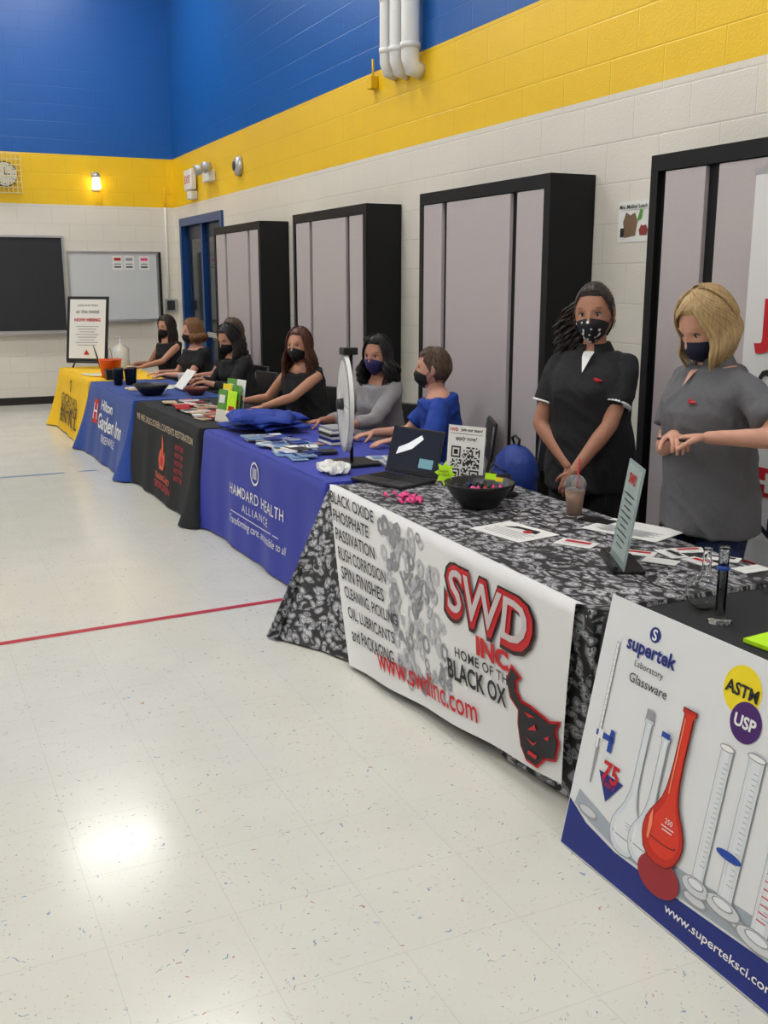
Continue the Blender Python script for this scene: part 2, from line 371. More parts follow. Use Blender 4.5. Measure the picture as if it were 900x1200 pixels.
e=empty('emergency_light',(3.88,13.6,3.1)); box('body',(XR-.09,13.45,3.02),(XR,13.78,3.16),WH,e,.015)
for k in (13.42,13.8):
    vf=tube([(XR-.07,k,3.2),(XR-.17,k,3.17)],[.05,.075],18); mobj('lamp_head',vf[0],vf[1],SILV,e,True)
e=empty('round_wall_speaker',(3.88,12.4,3.1)); vf=tube([(XR,12.4,3.1),(XR-.05,12.4,3.1),(XR-.08,12.4,3.1)],[.12,.11,.06],24); mobj('housing',vf[0],vf[1],SILV,e,True)
vf=tube([(XR-.08,12.4,3.1),(XR-.085,12.4,3.1)],[.055,.055],24); mobj('grille',vf[0],vf[1],DGR,e,True)
e=empty('wall_notice',(3.92,4.93,2.09)); mp=plane_map((XR-.003,4.93,2.09),(0,-1,0),(0,0,1))
slab(mp,-.165,.165,-.115,.115,.002,WPAP,e,'sheet'); text("Mrs. Mullins' Lunch Bin",mp,BKP,e,width=.30,cy=.085,bold=.015)
sack=[(-.07,-.09),(.03,-.08),(.045,.0),(.02,.05),(-.02,.035),(-.06,.055),(-.085,.0)]
poly(sack,mp,mat('sack_print',srgb(120,96,72),.6),e,cx=-.03); poly([(-.03,-.03),(.03,-.03),(.04,.0),(.02,.03),(0,.022),(-.02,.03),(-.04,.0)],mp,mat('apple_print',srgb(140,60,50),.5),e,cx=.07,cy=-.05); poly([(-.02,0),(.02,.01),(.03,.06),(.01,.07)],mp,GRN,e,cx=.03,cy=.0,lift=.003); poly(rect(.035,.05),mp,DGR,e,cx=-.12,cy=-.06,lift=.003); poly(rect(.26,.002),mp,GRP,e,cy=.065,lift=.003)
e=empty('wall_switch',(3.92,7.4,2.2)); box('plate',(XR-.015,7.22,2.08),(XR,7.32,2.24),DGR,e,.004); box('toggle',(XR-.03,7.26,2.14),(XR-.015,7.28,2.18),WH,e)

# back-wall fixtures
def bmap(x,z): return plane_map((x,YB-.02,z),(1,0,0),(0,0,1))
e=empty('blackboard',(1.0,15.68,1.7)); mp=bmap(1.0,1.71)
slab(mp,-1.3,1.27,-.65,.65,.02,mat('chalkboard',srgb(38,40,44),.55,var=.1),e,'board')
vf=merge([boxvf((-.33,YB-.04,1.03),(2.30,YB-.002,1.06)),boxvf((-.33,YB-.04,2.36),(2.30,YB-.002,2.39)),boxvf((2.27,YB-.04,1.06),(2.30,YB-.002,2.36)),boxvf((-.33,YB-.04,1.06),(-.3,YB-.002,2.36))]); mobj('frame',vf[0],vf[1],mat('aluminium',(.55,.55,.57),.35,.9),e)
box('chalk_tray',(-.3,YB-.1,1.0),(2.27,YB-.04,1.03),MC['aluminium'],e)
e=empty('whiteboard',(2.98,15.68,1.68))
slab(bmap(2.98,1.685),-.63,.64,-.48,.48,.02,mat('whiteboard_enamel',srgb(205,208,210),.15),e,'board')
vf=merge([boxvf((2.33,YB-.035,1.18),(3.65,YB-.002,1.205)),boxvf((2.33,YB-.035,2.16),(3.65,YB-.002,2.185)),boxvf((3.62,YB-.035,1.205),(3.65,YB-.002,2.16)),boxvf((2.33,YB-.035,1.205),(2.355,YB-.002,2.16))]); mobj('frame',vf[0],vf[1],MC['aluminium'],e)
box('marker_tray',(2.5,YB-.1,1.165),(3.5,YB-.035,1.18),MC['aluminium'],e)
for i,x in enumerate((3.05,3.22,3.44)):
    mp=bmap(x,2.02); slab(mp,-.075,.075,-.1,.1,-.002,WPAP,e,'notice_%d'%i); poly(rect(.1,.04),mp,(RED,GRP,PNK)[i],e,cy=.05,lift=.004); poly(rect(.1,.02),mp,GRP,e,cy=-.02,lift=.004); poly(rect(.1,.02),mp,DGR,e,cy=-.06,lift=.004)
box('edge_grip',(3.66,YB-.03,1.17),(3.69,YB,2.18),BLK,e)
e=empty('wall_clock',(1.57,15.6,3.22)); vf=tube([(1.57,YB,3.2),(1.57,YB-.06,3.2)],[.17,.17],32); mobj('case',vf[0],vf[1],DGR,e,True)
vf=tube([(1.57,YB-.06,3.2),(1.57,YB-.062,3.2)],[.155,.155],32); mobj('face',vf[0],vf[1],WPAP,e)
mp=plane_map((1.57,YB-.063,3.2),(1,0,0),(0,0,1)); poly(rect(.01,.1),mp,BKP,e,cy=.04); poly(rect(.08,.012),mp,BKP,e,cx=.035)
for k in range(12): poly(circ(.008,8),mp,BKP,e,cx=.13*sin(k*pi/6),cy=.13*cos(k*pi/6))
parts=[]
wr=mat('wire_guard',srgb(220,205,150),.4,.3)
for k in range(8):
    t=-.21+.42*k/7
    parts.append(tube([(1.57+t,YB,2.95),(1.57+t,YB-.12,2.95),(1.57+t,YB-.12,3.47),(1.57+t,YB,3.47)],[.006]*4,5))
    parts.append(tube([(1.36,YB-.12,2.95+.52*k/7),(1.78,YB-.12,2.95+.52*k/7)],[.006]*2,5))
vf=merge(parts); mobj('wire_guard',vf[0],vf[1],wr,e)
e=empty('wall_sconce',(2.8,15.6,3.1)); box('bracket',(2.75,YB-.03,3.02),(2.85,YB,3.28),SILV,e,.01)
vf=lathe((2.8,YB-.09,3.05),[(.03,.17),(.05,.14),(.06,.05),(.065,0)],20,True); mobj('shade',vf[0],vf[1],mat('warm_bulb_glass',(1,.72,.4),.3,emit=9.),e,True)
vf=lathe((2.8,YB-.09,3.2),[(.055,0),(.06,.03),(.03,.07)],20,True); mobj('cap',vf[0],vf[1],SILV,e,True)
e=empty('wall_conduit',(3.8,15.66,2.3)); vf=tube([(3.79,YB-.02,1.5),(3.79,YB-.02,2.82)],[.014]*2,10); mobj('tube',vf[0],vf[1],WH,e,True); vf=tube([(3.79,YB-.02,2.82),(3.79,YB-.02,3.1)],[.014]*2,10); mobj('tube_painted',vf[0],vf[1],YP,e,True)
box('outlet_box',(3.72,YB-.05,1.3),(3.9,YB,1.5),SILV,e,.006); box('outlet_face',(3.75,YB-.056,1.33),(3.87,YB-.05,1.47),DGR,e)

# ------------------------------------------------------------ tables with cloths
TZ=.71
def table(xa,xb,ya,yb,depth,m,flare=.05,cflare=.08,amp=.008,knots=None,seed=0):
    """front edge from (xa,ya) near to (xb,yb) far; returns (empty, front map)"""
    e=empty('folding_table',((xa+xb)/2+depth/2,(ya+yb)/2,0))
    A=V((xa,ya,0));B=V((xb,yb,0));C=V((xb+depth,yb,0));D=V((xa+depth,ya,0))
    per=[]
    def side(P,Q,nrm,s0):
        L=(Q-P).length; k=max(2,int(L/.05))
        for i in range(k+1):
            t=i/k; c=max(0,1-min(t*L,(1-t)*L)/.3)
            per.append((P.lerp(Q,t),nrm,c*c,s0+t*L))
    L1=(D-A).length; L2=(B-A).length
    fn=V((-(B-A).y,(B-A).x,0)).normalized()
    side(D,A,V((0,-1,0)),-L1)
    for q in range(1,6):
        a=q/6; per.append((A.copy(),(V((0,-1,0))*(1-a)+fn*a).normalized(),1,a*.02))
    side(A,B,fn,0)
    for q in range(1,6):
        a=q/6; per.append((B.copy(),(fn*(1-a)+V((0,1,0))*a).normalized(),1,L2+a*.02))
    side(B,C,V((0,1,0)),L2)
    ts=[0,.02,.06,.12,.2,.3,.4,.5,.6,.7,.8,.9,1.]
    rnd=random.Random(seed); ph=[rnd.uniform(0,6) for _ in range(4)]
    def kn(s):
        for i in range(len(knots)-1):
            if knots[i][0]<=s<=knots[i+1][0]:
                t=(s-knots[i][0])/max(1e-6,knots[i+1][0]-knots[i][0]); return V((knots[i][1],knots[i][2],0)).lerp(V((knots[i+1][1],knots[i+1][2],0)),t)
        return V((knots[0][1],knots[0][2],0)) if s<knots[0][0] else V((knots[-1][1],knots[-1][2],0))
    def pos(P,n,c,s,t):
        o=.004+.012*min(1,t/.04)
        w=amp*(sin(s*9+ph[0])+.6*sin(s*17+ph[1]))*min(1,t*1.6)
        endf=.35 if abs(n.y)>.9 else 1.
        if knots:
            bt=kn(s); p=V((P.x,P.y,0)).lerp(bt,t)+n*(o*(1-t)+w+amp*.8*c*sin(s*40)*t)
        else: p=P+n*(o+(flare*t+cflare*c*t*t)*endf+w*endf+.25*amp*c*sin(s*45)*t)
        z=TZ*(1-t)+.012*t
        return V((p.x,p.y,z))
    vs=[];n=len(per)
    for t in ts:
        for (P,nn,c,s) in per: vs.append(pos(P,nn,c,s,t))
    fs=[]
    for k in range(len(ts)-1):
        for i in range(n-1): fs.append((k*n+i,k*n+i+1,(k+1)*n+i+1,(k+1)*n+i))
    o=len(vs); ny=30;nx=12
    for j in range(ny+1):
        for i in range(nx+1):
            a=i/nx;b=j/ny; p=A.lerp(D,a).lerp(B.lerp(C,a),b)
            inset=0 if (i in(0,nx) or j in (0,ny)) else 1
            vs.append(V((p.x,p.y,TZ+.0015*inset*sin(i*1.7+j*1.1))))
    for j in range(ny):
        for i in range(nx):
            q=o+j*(nx+1)+i; fs.append((q,q+1,q+nx+2,q+nx+1))
    o=len(vs)
    for z in (TZ,TZ-.12):
        for j in range(ny+1):
            p=D.lerp(C,j/ny); vs.append(V((p.x+.004+.01*(z<TZ),p.y,z)))
    for j in range(ny): fs.append((o+j,o+j+1,o+ny+1+j+1,o+ny+1+j))
    ob=mobj('tablecloth',vs,fs,m,e,True)
    box('tabletop',(max(xa,xb)+.02,ya+.02,TZ-.045),(min(xa,xb)+depth-.02,yb-.02,TZ-.006),mat('table_laminate',(.6,.6,.58),.5),e)
    lg=[]
    for yy in (ya+.25,yb-.25):
        xm=max(xa,xb)
        lg.append(tube([(xm+.12,yy,TZ-.05),(xm+.12,yy,.01),],[.014]*2,8)); lg.append(tube([(xm+depth-.15,yy,TZ-.05),(xm+depth-.15,yy,.01)],[.014]*2,8)); lg.append(tube([(xm+.12,yy,.25),(xm+depth-.15,yy,.25)],[.01]*2,8))
    vf=merge(lg); mobj('legs',vf[0],vf[1],DGR,e,True)
    def fmap(a,b,h=0):
        s=L2-a; t=min(1,max(0,(TZ-b)/(TZ-.012))); P=A.lerp(B,s/L2); c=max(0,1-min(s,L2-s)/.3)**2
        return pos(P,fn,c,s,t)+fn*(h+.004)
    return e,fmap,L2

cl_royal=mat('royal_blue_cloth',srgb(40,54,160),.8,var=.12,bump=.15,bscale=200,sheen=.1)
cl_blue=mat('navy_blue_cloth',srgb(18,60,140),.75,var=.12,bump=.15,bscale=200,sheen=.1)
cl_black=mat('black_cloth',(.013,.014,.016),.85,var=.2,bump=.15,bscale=200)
cl_yel=mat('yellow_cloth',srgb(240,192,30),.8,var=.08,bump=.15,bscale=200)
cl_hw=hardware_cloth_material()
# yellow
e,fm,L=table(1.82,1.82,11.3,13.3,.82,cl_yel,.10,.10,seed=1)
for i,t in enumerate(('CHICAGO HILL','SPORTS COMPLEX','BENTON, IL')): text(t,fm,BKP,e,cx=1.0,cy=.40-.11*i,width=1.1,bold=.012)
ringmesh([(1.0,.57,.07,.05,24,0)],fm,BKP,e,'seal',.003)
# hotel blue
e,fm,L=table(1.88,1.84,9.25,11.22,.82,cl_blue,.13,.10,seed=2)
poly(rect(.18,.24),fm,RED,e,'logo_square',cx=.50,cy=.46); text('H',fm,WPR,e,cx=.50,cy=.46,height=.16,lift=.005)
text('Hilton',fm,WPR,e,cx=1.0,cy=.55,width=.5,height=.10,bold=.02); text('Garden Inn',fm,WPR,e,cx=1.2,cy=.39,width=1.1,height=.15,bold=.02); text('BENSENVILLE',fm,WPR,e,cx=1.2,cy=.24,width=.6)
# black
e,fm,L=table(1.93,1.89,7.24,9.17,.82,cl_black,.07,.10,seed=3)
text('WE HIRE, DRUG SCREEN, CONTENTS RESTORATION',fm,BEI,e,cx=.98,cy=.60,width=1.75,bold=.01)
fl=[(-.06,-.12),(.05,-.12),(.1,-.04),(.08,.04),(.04,.0),(.03,.1),(-.02,.17),(-.01,.06),(-.07,.02),(-.1,-.05)]
poly(fl,fm,ORG,e,'flame',cx=1.0,cy=.38); poly([(x*.5,y*.5-.03) for x,y in fl],fm,RED,e,'flame_core',cx=1.0,cy=.38,lift=.004)
text('TRAINING AND',fm,ORG,e,cx=1.05,cy=.2,width=.5,bold=.01); text('CERTIFICATION',fm,RED,e,cx=1.05,cy=.13,width=.55,bold=.01)
for i in range(5): text('RESTORE',fm,RED,e,cx=1.5,cy=.5-.06*i,width=.22)
# royal blue
e,fm,L=table(1.995,1.96,4.95,7.18,.85,cl_royal,.03,.08,seed=4)
a0=7.18-6.05
ringmesh([(a0,.575,.075,.062,28,0)],fm,WPR,e,'seal_ring',.003)
for k in (-.025,0,.025): poly(rect(.012,.07),fm,WPR,e,'seal_bar',cx=a0+k,cy=.575,lift=.003)
text('HAMDARD HEALTH',fm,WPR,e,cx=a0+.02,cy=.41,width=1.0,height=.07,bold=.004,space=1.1); text('ALLIANCE',fm,WPR,e,cx=a0+.02,cy=.315,width=.5,height=.05,space=1.3)
poly(rect(.9,.006),fm,WPR,e,cx=a0,cy=.26,lift=.003); text('Transforming care, accessible to all',fm,WPR,e,cx=a0+.05,cy=.20,width=1.05,shear=.3)
# hardware-print table
kn=[(-.9,2.85,2.55),(-.03,1.97,2.54),(0,1.95,2.56),(1.0,1.91,3.34),(1.9,1.85,4.06),(2.27,1.66,4.45),(2.30,1.53,4.68),(2.45,1.78,4.84),(2.7,2.1,4.88),(3.2,2.85,4.89)]
e,fm,L=table(1.965,1.995,2.58,4.87,.87,cl_hw,amp=.012,knots=kn,seed=5)
c00=V((1.765,4.10,.022));c10=V((1.915,2.63,.085));c01=V((1.982,4.85,.722));c11=V((1.942,2.63,.722))
def bmapf(u,v,h=0):
    p=(c00.lerp(c10,u)).lerp(c01.lerp(c11,u),v)
    p=p+V((-.012-h-.008*sin(v*pi)+.006*sin(u*19)*(1-v),0,0)); 
    return p
vs=[];fs=[];nu,nv=40,14
for j in range(nv+1):
    for i in range(nu+1): vs.append(bmapf(i/nu,j/nv,0))
for i in range(nu+1):
    p=bmapf(i/nu,1,0); vs.append(V((p.x+.035,p.y,.716)))
for j in range(nv+1):
    for i in range(nu): q=j*(nu+1)+i; fs.append((q,q+1,q+nu+2,q+nu+1))
BAN=mat('white_vinyl_banner',srgb(220,220,220),.5)
mobj('banner',vs,fs,BAN,e,True)
W_,H_=2.0,.69
bm_=lambda a,b,h=0: bmapf(a/W_,b/H_,h)
for i,t in enumerate(('BLACK OXIDE','PHOSPHATE','PASSIVATION','RUSH CORROSION','SPIN FINISHES','CLEANING, PICKLING','OIL, LUBRICANTS','and PACKAGING')):
    text(t,bm_,BKP,e,align='LEFT',cx=.02+.012*i,cy=.645-.074*i,height=.050,width=(.50,.42,.46,.55,.50,.60,.54,.50)[i],bold=.01,lift=.009)
GR2=mat('grey_hardware_print',srgb(178,179,182),.5); GR3=mat('mid_grey_hardware_print',srgb(138,139,143),.5)
rr=random.Random(4); it=[];it2=[]
for k in range(130):
    u=rr.uniform(.42,1.18);v=rr.uniform(.05,.66)
    if u<.56+(.62-v)*.10 or u>1.08+.1*(v<.35) : continue
    s=rr.uniform(.020,.046); (it if rr.random()<.6 else it2).append((u,v,s,s*rr.uniform(.35,.65),rr.choice((6,6,18)),rr.random()))
ringmesh(it,bm_,GR2,e,'nuts_print',.003); ringmesh(it2,bm_,GR3,e,'washers_print',.004)
def rod(u,v,l,w,a): 
    return [(u+x*cos(a)-y*sin(a),v+x*sin(a)+y*cos(a)) for x,y in ((-l,-w),(l*.6,-w),(l*.6,-2*w),(l,-2*w),(l,2*w),(l*.6,2*w),(l*.6,w),(-l,w))]
for k in range(26):
    u=rr.uniform(.62,1.1);v=rr.uniform(.08,.62); poly(rod(u,v,.045,.009,rr.uniform(0,6)),bm_,rr.choice((GR2,GR3)),e,'bolt_print',lift=.005)
text('SWD',bm_,mat('dark_outline_print',(.03,.01,.01),.5),e,cx=1.485,cy=.510,width=.66,height=.235,bold=.085,lift=.010,shear=.12)
text('SWD',bm_,RED,e,cx=1.49,cy=.515,width=.62,height=.21,bold=.06,lift=.013,shear=.12); text('SWD',bm_,mat('silver_letter_print',srgb(196,186,186),.5),e,cx=1.485,cy=.52,width=.565,height=.165,bold=.012,lift=.016,shear=.12)
text('INC.',bm_,RED,e,cx=1.535,cy=.355,width=.27,height=.075,bold=.05,lift=.010)
text('HOME OF THE',bm_,BKP,e,cx=1.45,cy=.287,width=.44,height=.038,bold=.012,lift=.010,space=1.1)
text('BLACK OX',bm_,BKP,e,cx=1.39,cy=.215,width=.46,height=.075,bold=.025,lift=.010)
text('www.swdinc.com',bm_,RED,e,cx=.90,cy=.100,width=.96,height=.085,lift=.012,bold=.01)
ox=[(1.665,.345),(1.635,.29),(1.655,.235),(1.72,.205),(1.715,.15),(1.735,.075),(1.775,.035),(1.85,.03),(1.90,.075),(1.965,.09),(1.98,.155),(1.955,.195),(1.985,.235),(1.93,.215),(1.87,.225),(1.80,.235),(1.735,.235),(1.695,.265),(1.69,.305),(1.72,.325)]
def offs(P,d):
    out=[];n=len(P); A2=sum(P[i][0]*P[(i+1)%n][1]-P[(i+1)%n][0]*P[i][1] for i in range(n)); sg=1 if A2>0 else -1
    for i in range(n):
        p0=V(P[i-1]+(0,));p1=V(P[i]+(0,));p2=V(P[(i+1)%n]+(0,)); e1=(p1-p0).normalized();e2=(p2-p1).normalized(); n1=V((e1.y,-e1.x,0))*sg;n2=V((e2.y,-e2.x,0))*sg; m_=(n1+n2); m_=m_.normalized()*d*min(1.6,1/max(.4,m_.length/2)) if m_.length>1e-3 else n1*d
        out.append((p1.x+m_.x,p1.y+m_.y))
    return out
poly([(min(1.995,x),y) for x,y in offs(ox,.011)],bm_,RED,e,'ox_outline',lift=.009); poly(ox,bm_,BKP,e,'ox_head',lift=.012)
poly([(1.79,.15),(1.85,.165),(1.84,.185)],bm_,RED,e,'ox_eye',lift=.015); poly([(1.79,.06),(1.85,.055),(1.86,.07),(1.80,.075)],bm_,RED,e,'ox_mouth',lift=.015); poly([(1.90,.15),(1.93,.15),(1.93,.17)],bm_,RED,e,'ox_eye_b',lift=.015); poly([(1.76,.21),(1.80,.20),(1.84,.212),(1.80,.213)],bm_,RED,e,'ox_brow',lift=.015); poly([(1.78,.12),(1.83,.10),(1.86,.125),(1.83,.11)],bm_,RED,e,'ox_nose',lift=.015)
# black lab-glassware table
e,fm,L=table(1.985,1.985,.55,2.53,.85,cl_black,.02,.03,seed=6)

# ------------------------------------------------------------ glassware poster
e=empty('glassware_poster',(1.85,1.95,0)); mp=plane_map((1.77,2.44,.004),(0,-1,0),(.16,0,.805))
slab(mp,0,1.02,0,.82,.006,mat('foam_board',srgb(220,222,224),.45),e,'board')
poly([(0.004,.004),(1.016,.004),(1.016,.125),(.8,.115),(.5,.10),(.25,.095),(.1,.115),(.004,.155)],mp,NAVY,e,'blue_strip',lift=.001)
poly([(.03,.15),(.12,.125),(.25,.105),(.5,.108),(.8,.122),(1.016,.13),(1.016,.21),(.7,.195),(.4,.175),(.2,.165),(.04,.20)],mp,mat('grey_stage_print',srgb(158,166,176),.5),e,'stage_print',lift=.0015)
text('www.superteksci.com',mp,WPR,e,cx=.685,cy=.055,width=.40,height=.032,bold=.01,lift=.003)
poly(circ(.023),mp,NAVY,e,'logo_disc',cx=.22,cy=.758); text('S',mp,WPR,e,cx=.22,cy=.758,height=.034,bold=.02,lift=.003)
text('supertek',mp,NAVY,e,cx=.22,cy=.700,width=.215,bold=.03,lift=.003); text('Laboratory',mp,BKP,e,cx=.225,cy=.652,width=.125,lift=.003); text('Glassware',mp,BKP,e,cx=.235,cy=.610,width=.165,lift=.003)
poly(circ(.066,40),mp,YEL,e,'yellow_disc',cx=.575,cy=.72,lift=.001); text('ASTM',mp,BKP,e,cx=.575,cy=.72,width=.115,bold=.03,lift=.003)
poly(circ(.054,40),mp,PURP,e,'purple_disc',cx=.61,cy=.645,lift=.002); text('USP',mp,WPR,e,cx=.61,cy=.645,width=.075,bold=.03,lift=.004)
def flaskshape(b0,b1,r,nw,g=0.):
    prof=[(0,-1.0),(.45,-.93),(.78,-.68),(.96,-.3),(1.0,0),(.95,.32),(.80,.65),(.58,.98),(.40,1.3),(.30,1.65)]
    R_=[(r*x+(g if x>0 else 0),b0+r*y-(g if y<-.5 else 0)) for x,y in prof if r*x>=nw or y<=0]
    R_+= [(nw*1.15+g,b0+r*2.1),(nw+g,b0+r*2.7),(nw+g,b1-.014),(nw*1.45+g,b1-.010),(nw*1.45+g,b1+g)]
    return R_+[(-x,y) for x,y in R_[::-1] if x>1e-6]
def flaskprint(cx,b0,b1,r,nw,m,lift,outline=None):
    if outline: poly(flaskshape(b0,b1,r,nw,.0035),mp,outline,e,'flask_outline',lift=lift-.0008,cx=cx)
    poly(flaskshape(b0,b1,r,nw),mp,m,e,'flask_print',lift=lift,cx=cx)
PG=mat('pale_glass_print',srgb(208,216,222),.4); PG2=mat('pale_glass_core_print',srgb(222,226,229),.4)
for cx_,b0_,b1_,r_,l_ in ((.275,.170,.52,.066,.0035),(.355,.178,.50,.062,.0060)):
    flaskprint(cx_,b0_,b1_,r_,.012,PG,l_,GRP); flaskprint(cx_+.004,b0_+.002,b1_-.01,r_*.80,.006,PG2,l_+.0006)
    poly(circ(.008,20,r_*.82),mp,GRP,e,'liquid_line',cx=cx_,cy=b0_-.012,lift=l_+.0012); poly(circ(.006,20,r_*.76),mp,PG2,e,'liquid_surface',cx=cx_,cy=b0_-.010,lift=l_+.0016)
    poly([(-.004,-.035),(0,-.04),(.004,0),(-.001,.035),(-.006,.02)],mp,WPR,e,'gleam',cx=cx_-r_*.6,cy=b0_+.01,lift=l_+.0018); poly(rect(.003,.18),mp,WPR,e,'neck_gleam',cx=cx_-.004,cy=b1_-.13,lift=l_+.0018)
    for q in range(3): poly(rect(.03-.006*q,.0018),mp,GRP,e,'etched_text',cx=cx_+.01,cy=b0_+.03-.008*q,lift=l_+.0018)
poly(rect(.034,.016),mp,BLU,e,cx=.355,cy=.505,lift=.009); poly(rect(.03,.03),mp,GRP,e,'stopper_print',cx=.275,cy=.535,lift=.007)
poly(circ(.055,30,.085),mp,mat('red_reflection_print',srgb(150,34,44),.4),e,'flask_mirror_print',cx=.44,cy=.125,lift=.0085)
flaskprint(.425,.235,.605,.080,.017,mat('red_glass_print',srgb(190,34,20),.3),.0098,mat('dark_red_print',srgb(110,14,14),.4))
flaskprint(.430,.240,.595,.062,.011,mat('bright_red_glass_print',srgb(214,52,28),.3),.0104)
poly(circ(.010,24,.060),mp,MC['dark_red_print'],e,'liquid_line',cx=.425,cy=.225,lift=.011); poly(circ(.008,24,.055),mp,MC['bright_red_glass_print'],e,'liquid_surface',cx=.425,cy=.227,lift=.0114)
poly([(-.006,-.04),(.002,-.045),(.006,0),(-.002,.045),(-.01,.02)],mp,mat('orange_highlight_print',srgb(240,140,100),.4),e,'flask_gleam',cx=.375,cy=.25,lift=.012); poly(rect(.005,.22),mp,MC['orange_highlight_print'],e,cx=.416,cy=.47,lift=.012)
poly(rect(.05,.003),mp,WPR,e,'flask_text',cx=.44,cy=.268,lift=.012);poly(rect(.04,.003),mp,WPR,e,'flask_text',cx=.44,cy=.258,lift=.012);text('250',mp,WPR,e,cx=.44,cy=.285,width=.03,lift=.012)
poly(rect(.016,.34),mp,GRP,e,'pipette_print',cx=.075,cy=.52,lift=.002); poly(rect(.010,.335),mp,WPR,e,cx=.075,cy=.52,lift=.003); poly([(-.003,-.06),(.003,-.06),(.008,.06),(-.008,.06)],mp,GRP,e,cx=.08,cy=.30,lift=.002)
for k in range(16): poly(rect(.007,.0015),mp,GRP,e,'pipette_tick',cx=.077,cy=.40+.27*k/15,lift=.004)
poly(rect(.085,.018),mp,BLU,e,'stopcock_print',cx=.105,cy=.40,lift=.004); poly(rect(.02,.07),mp,BLU,e,cx=.135,cy=.395,lift=.004); poly(rect(.022,.03),mp,WPR,e,cx=.085,cy=.40,lift=.005)
poly([(0,-.06),(.06,.02),(-.055,.02)],mp,NAVY,e,'triangle_print',cx=.165,cy=.275,lift=.003); text('75',mp,RED,e,cx=.165,cy=.305,width=.075,bold=.03,lift=.005); text('Years',mp,RED,e,cx=.165,cy=.27,width=.06,lift=.005,shear=.3)
def cylprint(cx,b0,b1,w):
    poly(rect(w,b1-b0),mp,GRP,e,'cylinder_outline',cx=cx,cy=(b0+b1)/2,lift=.003); poly(rect(w-.005,b1-b0-.006),mp,mat('cylinder_print',srgb(211,217,221),.4),e,cx=cx,cy=(b0+b1)/2,lift=.004); poly(rect(w*.5,b1-b0-.02),mp,PG2,e,cx=cx,cy=(b0+b1)/2,lift=.0046)
    poly(circ(.026,24,w*1.2),mp,GRP,e,'cylinder_base',cx=cx,cy=b0-.004,lift=.005); poly(circ(.022,24,w*1.1),mp,LG,e,cx=cx,cy=b0-.003,lift=.0055); poly(circ(.014,24,w*.7),mp,GRP,e,cx=cx,cy=b0+.004,lift=.006); poly(circ(.011,24,w*.6),mp,PG2,e,cx=cx,cy=b0+.005,lift=.0064)
    poly(circ(.010,20,w*.60),mp,GRP,e,cx=cx,cy=b1,lift=.0055); poly(circ(.007,20,w*.52),mp,WPR,e,cx=cx,cy=b1,lift=.0062); poly(rect(.003,b1-b0-.06),mp,WPR,e,'gleam',cx=cx-w*.3,cy=(b0+b1)/2,lift=.0062)
    for k in range(22): poly(rect(w*(.4 if k%5==0 else .25),.0018),mp,GRP,e,'graduation',cx=cx+w*.15,cy=b0+.06+(b1-b0-.1)*k/21,lift=.006)
cylprint(.575,.17,.56,.045); cylprint(.675,.17,.575,.055); cylprint(.80,.15,.62,.06)
for k in range(20): poly(rect(.03,.003),mp,RED,e,'red_graduation',cx=.80,cy=.2+.39*k/19,lift=.0065)
poly(circ(.012,20,.045),mp,BLU,e,'blue_ring_print',cx=.66,cy=.30,lift=.007)
for k in range(6):
    poly(circ(.018,20,.05),mp,GRP,e,'dish_print',cx=.10+.16*k,cy=.15-.02*(k%2),lift=.0022); poly(circ(.012,20,.04),mp,LG,e,cx=.10+.16*k,cy=.153-.02*(k%2),lift=.003)

# ------------------------------------------------------------ table-top things
def flatsheet(name,cx,cy,w,h,ang,m=WPAP,z=TZ,th=.002,lines=0,accent=None):
    e=empty(name,(cx,cy,z)); ax=V((cos(ang),sin(ang),0)); ay=V((-sin(ang),cos(ang),0)); mp=plane_map((cx,cy,z+.003+th),ax,ay)
    slab(mp,-w/2,w/2,-h/2,h/2,th,m,e,'sheet')
    if accent: poly(rect(w*.7,h*.3),mp,accent,e,'picture',cy=h*.2,lift=.001)
    for k in range(lines): poly(rect(w*(.8-.1*(k%3)),h*.02),mp,GRP if accent!=GRP else BKP,e,'text_line',cy=h*.0-h*.4*k/max(1,lines),lift=.001)
    return e,mp
e,mp=flatsheet('flyer',2.30,3.59,.31,.23,rad(-80),lines=5,accent=None); poly([(-.09,.02),(.0,.05),(.1,.03),(.08,.08),(-.05,.07)],mp,BKP,e,lift=.002); poly(circ(.02),mp,RED,e,cx=.05,cy=.03,lift=.003)
flatsheet('leaflet',2.42,3.31,.16,.10,rad(-60),lines=3,accent=RED)
flatsheet('signup_sheet',2.78,3.40,.36,.26,rad(-70),lines=9)
for k,(x,y,a,ac) in enumerate(((2.55,3.08,.3,RED),(2.66,3.02,-.5,BKP),(2.76,3.03,.9,RED),(2.79,2.88,.2,BKP),(2.68,2.88,-.3,RED),(2.55,2.95,.2,None),(2.78,2.72,1.2,None))): flatsheet('business_card',x,y,.13,.075,a-1.2,accent=ac,lines=1)
flatsheet('mobile_phone',2.74,3.60,.15,.075,rad(-70),m=BLK,th=.008)
